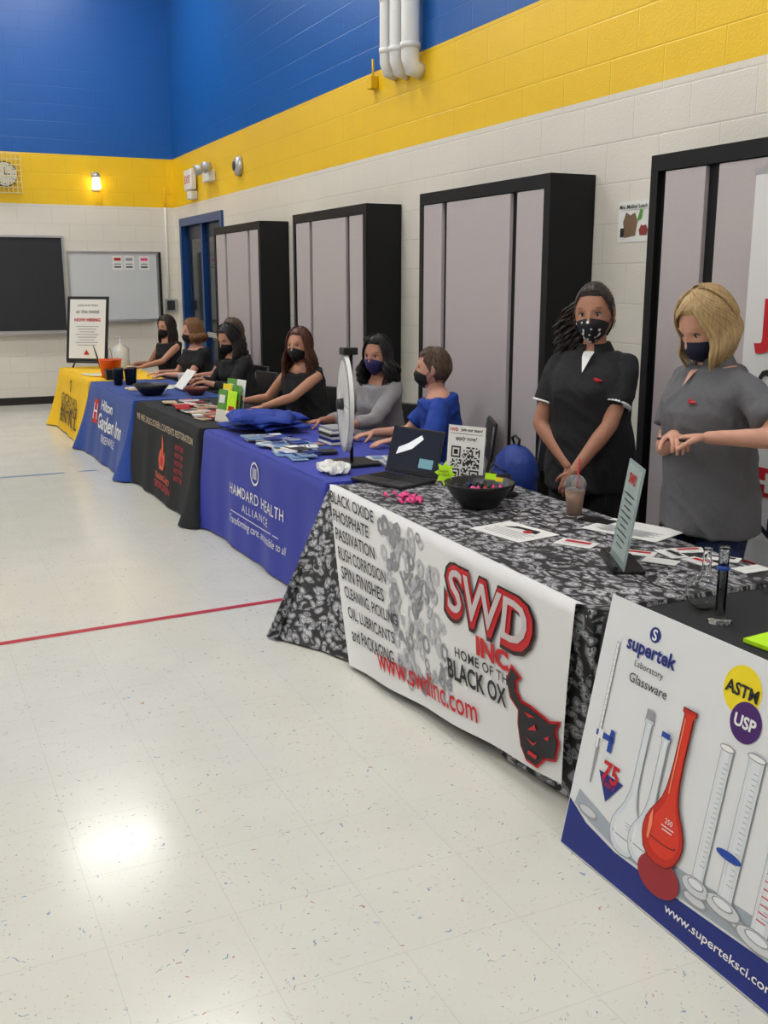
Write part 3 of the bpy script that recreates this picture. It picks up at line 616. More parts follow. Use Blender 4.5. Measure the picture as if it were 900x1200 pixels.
# laptop
def laptop(cx,cy,face):
    e=empty('laptop',(cx,cy,TZ)); f=V((cos(face),sin(face),0)); r=V((-f.y,f.x,0))
    w,d=.38,.26
    base=plane_map(V((cx,cy,TZ+.02)),r,-f)
    slab(base,-w/2,w/2,-d/2,d/2,.016,DGR,e,'base',.003)
    parts=[]
    for j in range(5):
        for i in range(13):
            a=-w/2+.03+i*.0262; b=-.015+j*.026
            q=[base(a+dx,b+dy,h) for h in (.0005,.003) for dx,dy in ((0,0),(.022,0),(.022,.021),(0,.021))]
            parts.append((q,[(0,3,2,1),(4,5,6,7),(0,1,5,4),(1,2,6,5),(2,3,7,6),(3,0,4,7)]))
    vf=merge(parts); mobj('keys',vf[0],vf[1],BLK,e)
    slab(base,-.055,.055,-.115,-.04,-.001,BLK,e,'trackpad')
    up=(V((0,0,1))*cos(.3)-f*sin(.3)).normalized(); hinge=base(0,d/2,.002)
    scr=plane_map(hinge,r,up); slab(scr,-w/2,w/2,0,.255,.008,BLK,e,'lid',.003)
    slab(scr,-w/2+.012,w/2-.012,.018,.243,-.001,mat('laptop_screen',(.02,.022,.028),.15,emit=.3),e,'screen')
    poly([(-.13,.10),(-.02,.14),(.05,.20),(.03,.22),(-.05,.17),(-.12,.14)],scr,mat('screen_white',(.7,.72,.75),.3,emit=.5),e,'screen_picture',lift=.003)
    poly(rect(.1,.05),scr,mat('screen_teal',(.15,.3,.35),.3,emit=.4),e,'screen_panel',cx=.1,cy=.07,lift=.003)
laptop(2.32,4.82,rad(200))
# QR sign
e=empty('qr_code_sign',(2.60,4.52,TZ)); mp=plane_map((2.585,4.53,TZ+.006),V((.46,-.888,0)),(.09,.05,1))
slab(mp,-.115,.115,0,.315,.004,GLASS,e,'acrylic_holder'); slab(mp,-.112,.112,.005,.312,-.0015,WPAP,e,'sheet')
text('SWD',mp,RED,e,cx=-.078,cy=.29,width=.05,bold=.03); text('join our team!',mp,BKP,e,cx=.03,cy=.29,width=.13,bold=.02); text('apply now!',mp,BKP,e,cx=0,cy=.245,width=.13,shear=.3,bold=.01); poly(rect(.2,.002),mp,BKP,e,cy=.27)
cells=[];rq=random.Random(3);n_=21;s_=.175/n_
def finder(i,j):
    for (a,b) in ((0,0),(0,n_-7),(n_-7,0)):
        if a<=i<a+7 and b<=j<b+7:
            x=min(i-a,6-i+a); y=min(j-b,6-j+b); return 1 if (min(x,y)==0 or min(x,y)>=2) else 0
        if a-1<=i<=a+7 and b-1<=j<=b+7: return 0
    return None
for i in range(n_):
    for j in range(n_):
        f=finder(i,j); on=f if f is not None else rq.random()<.5
        if on:
            x=-.0875+i*s_; y=.03+j*s_; cells.append(([mp(x,y,.003),mp(x+s_,y,.003),mp(x+s_,y+s_,.003),mp(x,y+s_,.003)],[(0,1,2,3)]))
vf=merge(cells); mobj('qr_code',vf[0],vf[1],BKP,e)
slab(plane_map((2.585,4.53,TZ+.008),(.46,-.888,0),(.888,.46,0)),-.115,.115,-.03,.06,.004,GLASS,e,'foot')
# candy bowl
e=empty('candy_bowl',(2.42,4.09,TZ)); vf=lathe((2.42,4.09,TZ+.003),[(.001,0),(.075,0),(.085,.004),(.125,.05),(.155,.10),(.168,.118),(.160,.118),(.12,.055),(.08,.012),(.001,.01)],40); mobj('bowl',vf[0],vf[1],BLK,e,True)
rc=random.Random(5)
for k in range(40):
    a=rc.uniform(0,6.28); r=.115*math.sqrt(rc.random()); vf=ellips((2.42+r*cos(a),4.09+r*sin(a),TZ+.08+rc.uniform(0,.015)),(.018,.012,.009),8,6,Euler((rc.random()*3,rc.random()*3,rc.random()*3)).to_matrix()); mobj('candy_%d'%k,vf[0],vf[1],rc.choice((RED,PNK,BLK,DGR,BLK,NAVY,BLK)),e,True)
def star(r): return [((r if k%2==0 else r*.62)*cos(k*pi/8),(r if k%2==0 else r*.62)*sin(k*pi/8)) for k in range(16)]
mp=plane_map((2.33,4.26,TZ+.14),V((.46,-.888,0)),(.1,.05,1)); poly(star(.062),mp,LIME,e,'price_star'); text('SWEETS\n& TREATS',mp,BKP,e,width=.07,lift=.004); vf=tube([(2.37,4.20,TZ+.06),(2.335,4.26,TZ+.14)],[.002]*2,6); mobj('pick',vf[0],vf[1],WH,e)
mp=plane_map((2.50,4.12,TZ+.135),V((.46,-.888,0)),(.2,.1,1)); poly(rect(.06,.03),mp,LIME,e,'wrapper'); poly(rect(.04,.02),mp,YEL,e,'wrapper_b',cx=.05,cy=-.01)
e=empty('pink_ribbon_bundle',(2.20,4.28,TZ)); parts=[]
for k in range(22):
    a=rc.uniform(0,6.28); x=2.17+rc.uniform(-.06,.06);y=4.36+rc.uniform(-.1,.1); parts.append(tube([(x,y,TZ+.008),(x+.025*cos(a),y+.025*sin(a),TZ+.025),(x+.05*cos(a),y+.05*sin(a),TZ+.01)],[.007,.011,.004],6,flat=.4))
vf=merge(parts); mobj('ribbons',vf[0],vf[1],PNK,e,True)
e=empty('plush_bull',(2.66,4.28,TZ)); fur=mat('black_fur',(.012,.011,.011),.9,bump=.6,bscale=90)
vf=merge([ellips((2.66,4.26,TZ+.056),(.06,.05,.05)),ellips((2.615,4.22,TZ+.09),(.035,.035,.035)),ellips((2.59,4.20,TZ+.075),(.02,.02,.018)),ellips((2.60,4.26,TZ+.12),(.008,.025,.008)),ellips((2.64,4.19,TZ+.12),(.008,.022,.008)),ellips((2.62,4.24,TZ+.02),(.03,.018,.015)),ellips((2.67,4.19,TZ+.02),(.03,.018,.015))]); mobj('body',vf[0],vf[1],fur,e,True)
# iced coffee
cx,cy=2.73,3.76; e=empty('iced_coffee_cup',(cx,cy,TZ)); 
vf=lathe((cx,cy,TZ+.002),[(.001,0),(.034,0),(.048,.135),(.048,.14)],28); mobj('cup',vf[0],vf[1],mat('cup_plastic',(.9,.9,.9),.08,trans=.9,ior=1.15),e,True)
vf=lathe((cx,cy,TZ+.006),[(.001,0),(.032,0),(.0445,.11),(.001,.11)],28); mobj('coffee',vf[0],vf[1],mat('milky_coffee',srgb(176,138,110),.3,var=.3,vscale=40),e,True)
vf=lathe((cx,cy,TZ+.14),[(.051,0),(.052,.006),(.048,.012),(.044,.026),(.030,.040),(.008,.046)],28); mobj('lid',vf[0],vf[1],mat('lid_plastic',(.85,.86,.88),.08,trans=.85,ior=1.12),e,True)
for k in range(5): 
    a=k*1.26; vf=boxvf((cx+.02*cos(a)-.011,cy+.02*sin(a)-.011,TZ+.105),(cx+.02*cos(a)+.011,cy+.02*sin(a)+.011,TZ+.127)); mobj('ice_%d'%k,vf[0],vf[1],mat('ice_cube',(.85,.82,.78),.1,trans=.5,ior=1.3),e)
vf=tube([(cx,cy,TZ+.03),(cx+.012,cy-.01,TZ+.26)],[.004]*2,8); mobj('straw',vf[0],vf[1],RED,e,True)
# slanted sign holder
e=empty('sign_holder',(2.38,2.98,TZ)); A_=(-.45,-.893,0); F_=(.893,-.45,0); mp=plane_map((2.365,2.98,TZ+.012),A_,(.15,-.05,1)); 
slab(mp,-.125,.125,0,.38,.005,mat('acrylic_tint',(.5,.62,.6),.06,trans=.35,ior=1.3),e,'acrylic_panel'); slab(mp,-.11,.11,.03,.365,-.002,mat('pale_green_sheet',srgb(160,176,172),.4),e,'sheet')
text('SWD',mp,RED,e,cy=.32,width=.12,bold=.03,lift=.004)
for k in range(9): poly(rect(.16-.03*(k%3),.005),mp,DGR,e,'line',cy=.26-.024*k,lift=.004)
slab(plane_map((2.38,2.98,TZ+.014),A_,F_),-.13,.13,-.05,.07,.012,BLK,e,'base',.004); slab(plane_map((2.38,2.98,TZ+.03),A_,F_),-.13,.13,-.05,-.03,.018,BLK,e,'base_lip',.003)
# lab glass
e=empty('volumetric_flask',(2.27,2.45,TZ)); c=(2.30,2.44,TZ+.004)
vf=lathe(c,[(.001,.001),(.03,.0),(.052,.018),(.062,.05),(.055,.085),(.03,.112),(.015,.125),(.013,.19),(.017,.2),(.014,.2),(.0105,.19),(.0125,.126),(.028,.110),(.052,.084),(.059,.05),(.049,.02),(.028,.004),(.001,.004)],32); mobj('glass',vf[0],vf[1],GLASS,e,True)
e=empty('measuring_cylinder',(2.24,2.32,TZ)); c=(2.245,2.31,TZ+.003)
vf=lathe(c,[(.001,0),(.038,0),(.038,.006),(.02,.012),(.016,.02),(.016,.235),(.021,.242),(.0145,.236),(.0145,.025),(.001,.022)],32); mobj('glass',vf[0],vf[1],GLASS,e,True)
vf=lathe(c,[(.0185,.17),(.0195,.174),(.0195,.178),(.0165,.182)],32); mobj('ring',vf[0],vf[1],BLU,e,True)
e=empty('spectacles',(2.62,2.44,TZ)); parts=[]
for dy in (-.03,.03): parts.append(tube([(2.6+.0,2.44+dy+.024*cos(a),TZ+.022+.016*sin(a)) for a in [k*pi/6 for k in range(13)]],[.002]*13,6)); parts.append(tube([(2.6,2.44+dy*1.8,TZ+.03),(2.72,2.44+dy*1.8,TZ+.02)],[.002]*2,6))
parts.append(tube([(2.6,2.434,TZ+.026),(2.6,2.446,TZ+.026)],[.002]*2,6)); vf=merge(parts); mobj('frame',vf[0],vf[1],BLK,e,True)
e,mp=flatsheet('product_catalogue',2.30,2.00,.3,.22,rad(-85),m=LIME,th=.012); poly(rect(.2,.05),mp,GRN,e,lift=.002); text('LAB CATALOG',mp,BKP,e,cy=.07,width=.2,bold=.02)

# prize wheel
e=empty('prize_wheel',(2.31,5.41,TZ)); n_=V((-.965,.262,0)); cw=V((2.30,5.41,1.065))
vf=tube([cw-n_*.012,cw+n_*.012],[.275,.275],48,ref=(0,0,1)); mobj('disc',vf[0],vf[1],WH,e,False)
mpw=plane_map(cw+n_*.0125,n_.cross(V((0,0,1)))*-1,(0,0,1))
ringmesh([(0,0,.275,.25,48,0)],mpw,GRP,e,'rim',.002)
for k in range(12): a=k*pi/6; poly([(x*cos(a)-y*sin(a),x*sin(a)+y*cos(a)) for x,y in ((.04,-.002),(.25,-.002),(.25,.002),(.04,.002))],mpw,GRP,e,'divider',lift=.003)
vf=tube([cw+n_*.01,cw+n_*.05],[.035,.03],20); mobj('hub',vf[0],vf[1],DGR,e,True)
b=cw-n_*.035; vf=merge([tube([(b.x,b.y,TZ+.01),(b.x,b.y,1.37)],[.010]*2,10),tube([cw,b],[.012]*2,8)]); mobj('post',vf[0],vf[1],BLK,e,True)
box('pointer',(b.x-.06,b.y-.035,1.345),(b.x+.03,b.y+.035,1.385),BLK,e,.005)
box('base',(b.x-.13,b.y-.13,TZ+.003),(b.x+.13,b.y+.13,TZ+.02),BLK,e,.004)
# tote bags
def bagpile():
    e=empty('tote_bag_pile',(2.40,6.95,TZ)); m=mat('blue_nonwoven',srgb(24,56,150),.7,var=.15,bump=.3,bscale=60)
    rb=random.Random(2)
    for k in range(8):
        cx=2.34+rb.uniform(-.12,.12);cy=6.92+rb.uniform(-.17,.14);w,h=.34,.38; a=rb.uniform(-.5,.5); z=TZ+.008+.017*k
        vs=[];fs=[];n=14
        for j in range(n+1):
            for i in range(n+1):
                x=(i/n-.5)*w;y=(j/n-.5)*h; X=cx+x*cos(a)-y*sin(a);Y=cy+x*sin(a)+y*cos(a)
                zz=z+.022*noise.noise(V((X*10,Y*10,k)))+.010; d=max(abs(x/w),abs(y/h))*2
                zz-= (z-TZ-.006)*max(0,d-.75)*1.6*(k/8); vs.append((X,Y,max(TZ+.004,zz)))
        for j in range(n):
            for i in range(n): q=j*(n+1)+i; fs.append((q,q+1,q+n+2,q+n+1))
        ob=mobj('bag_%d'%k,vs,fs,m,e,True); s=ob.modifiers.new('s','SOLIDIFY'); s.thickness=.009; s.offset=1
        hp=[V((cx,cy,z+.014))+V(((-.1+.2*q/8)*cos(a)-(h/2+.07*sin(pi*q/8)-.02)*sin(a),(-.1+.2*q/8)*sin(a)+(h/2+.07*sin(pi*q/8)-.02)*cos(a),0)) for q in range(9)]
        vf=tube(hp,[.01]*9,6,flat=.3); mobj('handle_%d'%k,vf[0],vf[1],m,e,True)
bagpile()
def papers(name,x0,x1,y0,y1,n,cols,seed,size=(.10,.21),thick=.004):
    e=empty(name,((x0+x1)/2,(y0+y1)/2,TZ)); rp=random.Random(seed)
    for k in range(n):
        cx=rp.uniform(x0,x1);cy=rp.uniform(y0,y1);a=rp.choice((0,0,pi/2))+rp.uniform(-.25,.25); h=rp.choice((thick,thick*2,thick*3))
        ax=V((cos(a),sin(a),0));ay=V((-sin(a),cos(a),0)); mp=plane_map((cx,cy,TZ+.004+h+.0006*k),ax,ay); w_,h_=size
        slab(mp,-w_/2,w_/2,-h_/2,h_/2,h,rp.choice(cols),e,'brochure_%d'%k)
        poly(rect(w_*.8,h_*.35),mp,rp.choice(cols),e,'cover_%d'%k,cy=h_*.2,lift=.001)
        for q in range(2): poly(rect(w_*.7,h_*.04),mp,rp.choice((BKP,NAVY)),e,'caption',cy=-h_*(.12+.12*q),lift=.001)
SKB=mat('sky_print',srgb(120,150,185),.5); TANP=mat('tan_print',srgb(170,130,110),.5)
papers('brochure_spread',2.08,2.36,5.72,6.55,36,[WPAP,LG,SKB,TANP,NAVY,WPAP,BLU,GRP,DGR],5)
papers('postcard_spread',2.06,2.45,7.65,9.0,32,[WPAP,RED,TANP,BEI,LG,RED,BKP],6,(.11,.16))
papers('handout_spread',2.1,2.5,10.0,10.4,7,[WPAP,WPAP,LG,BEI],7,(.2,.26))
papers('form_spread',1.95,2.4,11.85,12.1,5,[WPAP,WPAP,YEL],8,(.2,.26))
papers('leaflet_spread',2.52,2.70,5.2,5.5,4,[WPAP,LG,SKB],9,(.14,.2))
e=empty('book_stack',(2.56,6.2,TZ))
for k in range(6): box('book_%d'%k,(2.48+.006*(k%3),6.08,TZ+.005+.018*k),(2.64+.006*(k%2),6.30,TZ+.021+.018*k),(WPAP,NAVY,LG,DGR,WPAP,GRP)[k],e,.002)
e=empty('crumpled_tissue',(2.12,5.3,TZ)); vf=ellips((2.14,5.20,TZ+.03),(.08,.11,.03),28,16); vs=[v+V((noise.noise(v*30),noise.noise(v*30+V((5,0,0))),noise.noise(v*34)))*.03 for v in vf[0]]
vs=[V((v.x,v.y,max(v.z,TZ+.004))) for v in vs]; mobj('tissue',vs,vf[1],WPAP,e,False)
def bottle(x,y,name='hand_sanitizer_bottle',m=None,h=.16):
    e=empty(name,(x,y,TZ)); vf=lathe((x,y,TZ+.003),[(.001,0),(.045*h/.2,0),(.05*h/.2,.005),(.05*h/.2,h*.65),(.012,h*.8),(.012,h*.86)],20); mobj('body',vf[0],vf[1],m or mat('clear_gel_plastic',(.85,.9,.92),.1,trans=.5),e,True)
    vf=lathe((x,y,TZ+.003),[(.014,h*.84),(.014,h*.9),(.004,h*.92),(.004,h),(.001,h)],16); mobj('pump_cap',vf[0],vf[1],WH,e,True)
    vf=tube([(x,y,TZ+h),(x-.04,y,TZ+h),(x-.045,y,TZ+h-.01)],[.005]*3,8); mobj('nozzle',vf[0],vf[1],WH,e,True)
bottle(2.42,12.55,h=.40)
# brochure rack
e=empty('brochure_holder',(2.22,7.42,TZ))
for k in range(3):
    off=.035*k; m2=plane_map((2.17+off,7.42,TZ+.012+.04*k),(.25,-1,0),(.16,.03,1)); slab(m2,-.13,-.005,0,.24,.004,(GRN,YEL,GRN)[k],e,'pamphlet_a%d'%k); slab(m2,.005,.13,0,.24,.004,(LIME,GRN,WPAP)[k],e,'pamphlet_b%d'%k)
    poly(rect(.08,.06),m2,WPAP,e,cx=-.07,cy=.17,lift=.001); poly(rect(.08,.05),m2,RED,e,cx=.07,cy=.1,lift=.001)
    slab(m2,-.135,.135,-.004,.09,-.004,mat('rack_acrylic',(.8,.85,.85),.05,trans=.9,ior=1.2),e,'pocket_%d'%k)
box('base',(2.15,7.29,TZ+.002),(2.36,7.56,TZ+.01),BLK,e)
# far things
def bowl(x,y,r,m,name='serving_bowl'):
    e=empty(name,(x,y,TZ)); vf=lathe((x,y,TZ+.003),[(.001,0),(r*.5,0),(r*.8,r*.35),(r,r*.6),(r*.96,r*.6),(r*.75,r*.37),(r*.45,.012),(.001,.012)],32); mobj('bowl',vf[0],vf[1],m,e,True); 
    for k in range(10): a=k*2.4; vf=ellips((x+r*.4*cos(a),y+r*.4*sin(a),TZ+r*.4),(.02,.015,.012),8,6); mobj('sweet_%d'%k,vf[0],vf[1],(RED,BEI,GRN,ORG)[k%4],e,True)
bowl(2.12,9.62,.17,BLK); bowl(2.5,9.45,.12,mat('terracotta_dish',srgb(120,60,40),.4),'dish')
def cup(x,y,m,h=.11,r=.04,name='paper_cup'):
    e=empty(name,(x,y,TZ)); vf=lathe((x,y,TZ+.003),[(.001,0),(r*.72,0),(r,h),(r*1.06,h+.003),(r*.94,h),(r*.66,.006),(.001,.006)],24); mobj('cup',vf[0],vf[1],m,e,True)
    vf=lathe((x,y,TZ+.003),[(.001,h*.85),(r*.9,h*.85)],24); mobj('contents',vf[0],vf[1],BEI,e)
for (x,y) in ((2.02,10.72),(2.14,10.72),(2.06,10.86),(2.2,10.86)): cup(x,y,BLK,.16,.05,'stacked_cups')
cup(2.35,11.7,WH); cup(2.62,10.45,WH)
e=empty('orange_bucket',(2.12,11.62,TZ)); vf=lathe((2.12,11.62,TZ+.003),[(.001,0),(.095,0),(.125,.19),(.13,.20),(.12,.19),(.09,.008),(.001,.008)],28); mobj('pail',vf[0],vf[1],ORG,e,True); vf=tube([(2.12,11.62+.125*cos(a),TZ+.19+.13*sin(a)) for a in [k*pi/10 for k in range(11)]],[.003]*11,6); mobj('handle',vf[0],vf[1],BLK,e,True)
e=empty('cash_box',(2.12,11.38,TZ)); box('box',(2.02,11.32,TZ+.003),(2.2,11.45,TZ+.09),BLK,e,.004); box('lid',(2.015,11.315,TZ+.09),(2.205,11.455,TZ+.11),BLK,e,.004)
# easel hiring sign
e=empty('hiring_sign',(2.1,12.95,TZ)); mp=plane_map((2.08,12.95,.80),(.80,-.60,0),(.10,.08,1))
slab(mp,-.27,.27,0,.78,.012,BLK,e,'frame_board'); slab(mp,-.235,.235,.035,.745,-.002,WPAP,e,'poster'); text('NOW HIRING',mp,RED,e,cy=.50,width=.34,bold=.03,lift=.006)
text('JOIN OUR TEAM',mp,BKP,e,cy=.67,width=.26,lift=.006); text('at the hotel',mp,BKP,e,cy=.60,width=.3,lift=.006)
for k in range(8): poly(rect(.3-.05*(k%3),.008),mp,GRP,e,'line',cy=.42-.032*k,lift=.006)
poly([(-.04,0),(.04,0),(0,.06)],mp,RED,e,cy=.08,lift=.006)
vf=merge([tube([(1.93,13.06,TZ+.012),(2.13,13.0,1.2)],[.01]*2,8),tube([(2.22,12.82,TZ+.012),(2.13,13.0,1.2)],[.01]*2,8),tube([(2.3,13.15,TZ+.012),(2.13,13.0,1.2)],[.01]*2,8),tube([(1.87,13.1,.79),(2.3,12.78,.79)],[.012]*2,8)]); mobj('easel',vf[0],vf[1],BLK,e,True)

# roll-up banner at right
e=empty('rollup_banner',(3.42,3.0,0)); mp=plane_map((3.44,3.52,.06),(-.06,-1,0),(.0,0,1))
slab(mp,0,.85,0,2.14,.003,BAN,e,'banner_panel'); box('base_cassette',(3.36,2.64,0.0),(3.5,3.56,.07),SILV,e,.01); slab(mp,-.01,.86,2.14,2.17,.015,SILV,e,'top_rail')
text('JOIN',mp,RED,e,cx=.43,cy=1.50,width=.72,height=.24,bold=.05,lift=.004); text('OUR TEAM',mp,BKP,e,cx=.44,cy=1.25,width=.66,height=.13,bold=.03,lift=.004); text('Est. 1980',mp,BKP,e,cx=.42,cy=1.9,width=.5,lift=.004)
for k,(t,zz) in enumerate((('HIRING',.82),('NOW',.62),('APPLY',.38))): poly(rect(.8,.13),mp,(RED,WPR,RED)[k],e,cx=.425,cy=zz,lift=.002); text(t,mp,(WPR,BKP,WPR)[k],e,cx=.42,cy=zz,width=.6,height=.09,bold=.03,lift=.004)

# ------------------------------------------------------------ chairs
def chair(x,y,h,name='stacking_chair'):
    e=empty(name,(x,y,0)); f=V((cos(h),sin(h),0)); r=V((f.y,-f.x,0)); O=V((x,y,0)); P=lambda a,b,z:O+r*a+f*b+V((0,0,z))
    def sl(a0,a1,b0,b1,z0,z1,nm,tilt=0,bev=.012):
        vs=[P(a,b+(tilt*(z-z0)),z) for z in (z0,z1) for a,b in ((a0,b0),(a1,b0),(a1,b1),(a0,b1))]
        ob=mobj(nm,vs,[(0,3,2,1),(4,5,6,7),(0,1,5,4),(1,2,6,5),(2,3,7,6),(3,0,4,7)],BLK,e); b=ob.modifiers.new('b','BEVEL'); b.width=bev; b.segments=3
    sl(-.22,.22,-.20,.23,.425,.45,'seat'); sl(-.21,.21,-.255,-.23,.60,.86,'backrest',-.12)
    parts=[]
    for s in (-1,1):
        parts.append(tube([P(s*.22,-.24,.0),P(s*.215,-.19,.42),P(s*.2,-.235,.6),P(s*.2,-.265,.84)],[.011]*4,8)); parts.append(tube([P(s*.22,.22,0),P(s*.215,.18,.42),P(s*.215,-.19,.42)],[.011]*3,8))
    parts.append(tube([P(-.215,.19,.41),P(.215,.19,.41)],[.009]*2,8)); vf=merge(parts); mobj('frame',vf[0],vf[1],DGR,e,True)
chair(3.33,5.12,rad(180)); chair(3.36,3.86,rad(190)); 
# backpack resting on the empty chair
e=empty('blue_backpack',(3.27,5.12,.45)); bm2=mat('backpack_nylon',srgb(28,58,140),.6,var=.15,bump=.4,bscale=40)
rmobj('bag',merge([ellips((3.28,5.12,.63),(.12,.17,.175),24,16),ellips((3.20,5.12,.56),(.09,.13,.10),20,14),rings([((0,0,0)+V((3.28,5.12,z)) if False else V((3.28,5.12,z)),V((.115*k,0,0)),V((0,.165*k,0))) for z,k in ((.462,.85),(.50,1),(.62,1),(.72,.9))],24)]),.012,bm2,e,3,folds=.006)
vf=tube([(3.28,5.10,.80),(3.27,5.07,.84),(3.27,5.12,.86),(3.28,5.17,.84),(3.28,5.14,.80)],[.008]*5,8); mobj('handle',vf[0],vf[1],BLK,e,True)
vf=tube([(3.155,5.03,.66),(3.13,5.12,.70),(3.155,5.21,.66)],[.004]*3,6); mobj('zip',vf[0],vf[1],BLK,e,True)

# ------------------------------------------------------------ people
def base_head(az,el,k=1.0):
    dx=cos(el)*sin(az);dy=cos(el)*cos(az);dz=sin(el)
    x=.074*dx; z=.118*dz
    y=.094*(abs(dy)**.85)*(1 if dy>0 else -1)
    if dy<0: y*=1.07
    if dz<0:
        t=-dz; x*=1-.28*t*t
        y*=(1-.10*t*t) if dy>0 else (1-.45*t)
    return V((x*k,y*k,z*k))
def face_head(az,el):
    p=base_head(az,el)
    if p.y>.02:
        x,z=p.x,p.z; g=lambda u,s: math.exp(-(u/s)**2)
        d=.022*g(x,.011)*g(z+.030,.016)+.011*g(x,.010)*g(z+.004,.02)+.004*g(abs(x)-.012,.007)*g(z+.036,.008)
        d+=-.010*g(abs(x)-.031,.015)*g(z-.004,.012)+.004*g(abs(x)-.028,.022)*g(z-.026,.009)
        d+=.006*g(x,.020)*g(z+.057,.006)+.006*g(x,.018)*g(z+.071,.006)-.003*g(x,.022)*g(z+.064,.003)
        d+=.007*g(x,.022)*g(z+.103,.014)+.004*g(abs(x)-.045,.018)*g(z+.03,.02)
        p.y+=d
    return p
def gridmesh(fn,nu,nv,wrap=True,keep=None):
    vs=[];fs=[]
    for j in range(nv+1):
        for i in range(nu if wrap else nu+1): vs.append(fn(i/nu,j/nv))
    w=nu if wrap else nu+1
    for j in range(nv):
        for i in range(nu):
            k=(i+1)%w
            if keep and not keep((i+.5)/nu,(j+.5)/nv): continue
            fs.append((j*w+i,j*w+k,(j+1)*w+k,(j+1)*w+i))
    return vs,fs
def ik(S,T,l1,l2,pole):
    d=T-S; D=d.length; mx=l1+l2-.004
    if D>mx: T=S+d*(mx/D); d=T-S; D=mx
    dn=d/D; a=(l1*l1-l2*l2+D*D)/(2*D); h=math.sqrt(max(0,l1*l1-a*a)); pp=pole-dn*pole.dot(dn); pp.normalize()
    return S+dn*a+pp*h,T
def hand_parts(w,d,n,s,curl,sc=1.):
    d=d.normalized(); n=(n-d*n.dot(d)).normalized(); s0=d.cross(n).normalized(); 
    if s0.dot(s)<0: s0=-s0
    parts=[rings([(w-d*.02,s0*.023*sc,n*.018*sc),(w+d*.005,s0*.026*sc,n*.017*sc),(w+d*.03,s0*.034*sc,n*.016*sc),(w+d*.06*sc,s0*.040*sc,n*.0145*sc),(w+d*.085*sc,s0*.039*sc,n*.012*sc),(w+d*.093*sc,s0*.034*sc,n*.008*sc)],16)]
    for off,L in ((.029,.070),(.010,.079),(-.010,.073),(-.0285,.057)):
        p=w+d*.080*sc+s0*off*sc; pts=[p]; ang=0
        for q,fr in enumerate((.46,.30,.24)):
            ang+=curl*(.55,.75,.5)[q]; dd=(d*cos(ang)+n*sin(ang)+s0*off*.8).normalized(); p=p+dd*L*fr*sc; pts.append(p)
        parts.append(limb(pts,[.0092*sc,.0086*sc,.0078*sc,.0064*sc],10,2))
    p=w+d*.022*sc+s0*.022*sc; pts=[p]
    for q,(a,L) in enumerate(((.75,.045),(.5,.032),(.35,.026))):
        dd=(d*cos(a)+s0*sin(a)+n*(.35+.25*q*curl)).normalized(); p=p+dd*L*sc; pts.append(p)
    parts.append(limb(pts,[.014*sc,.0115*sc,.0095*sc,.0075*sc],10,2))
    return merge(parts)

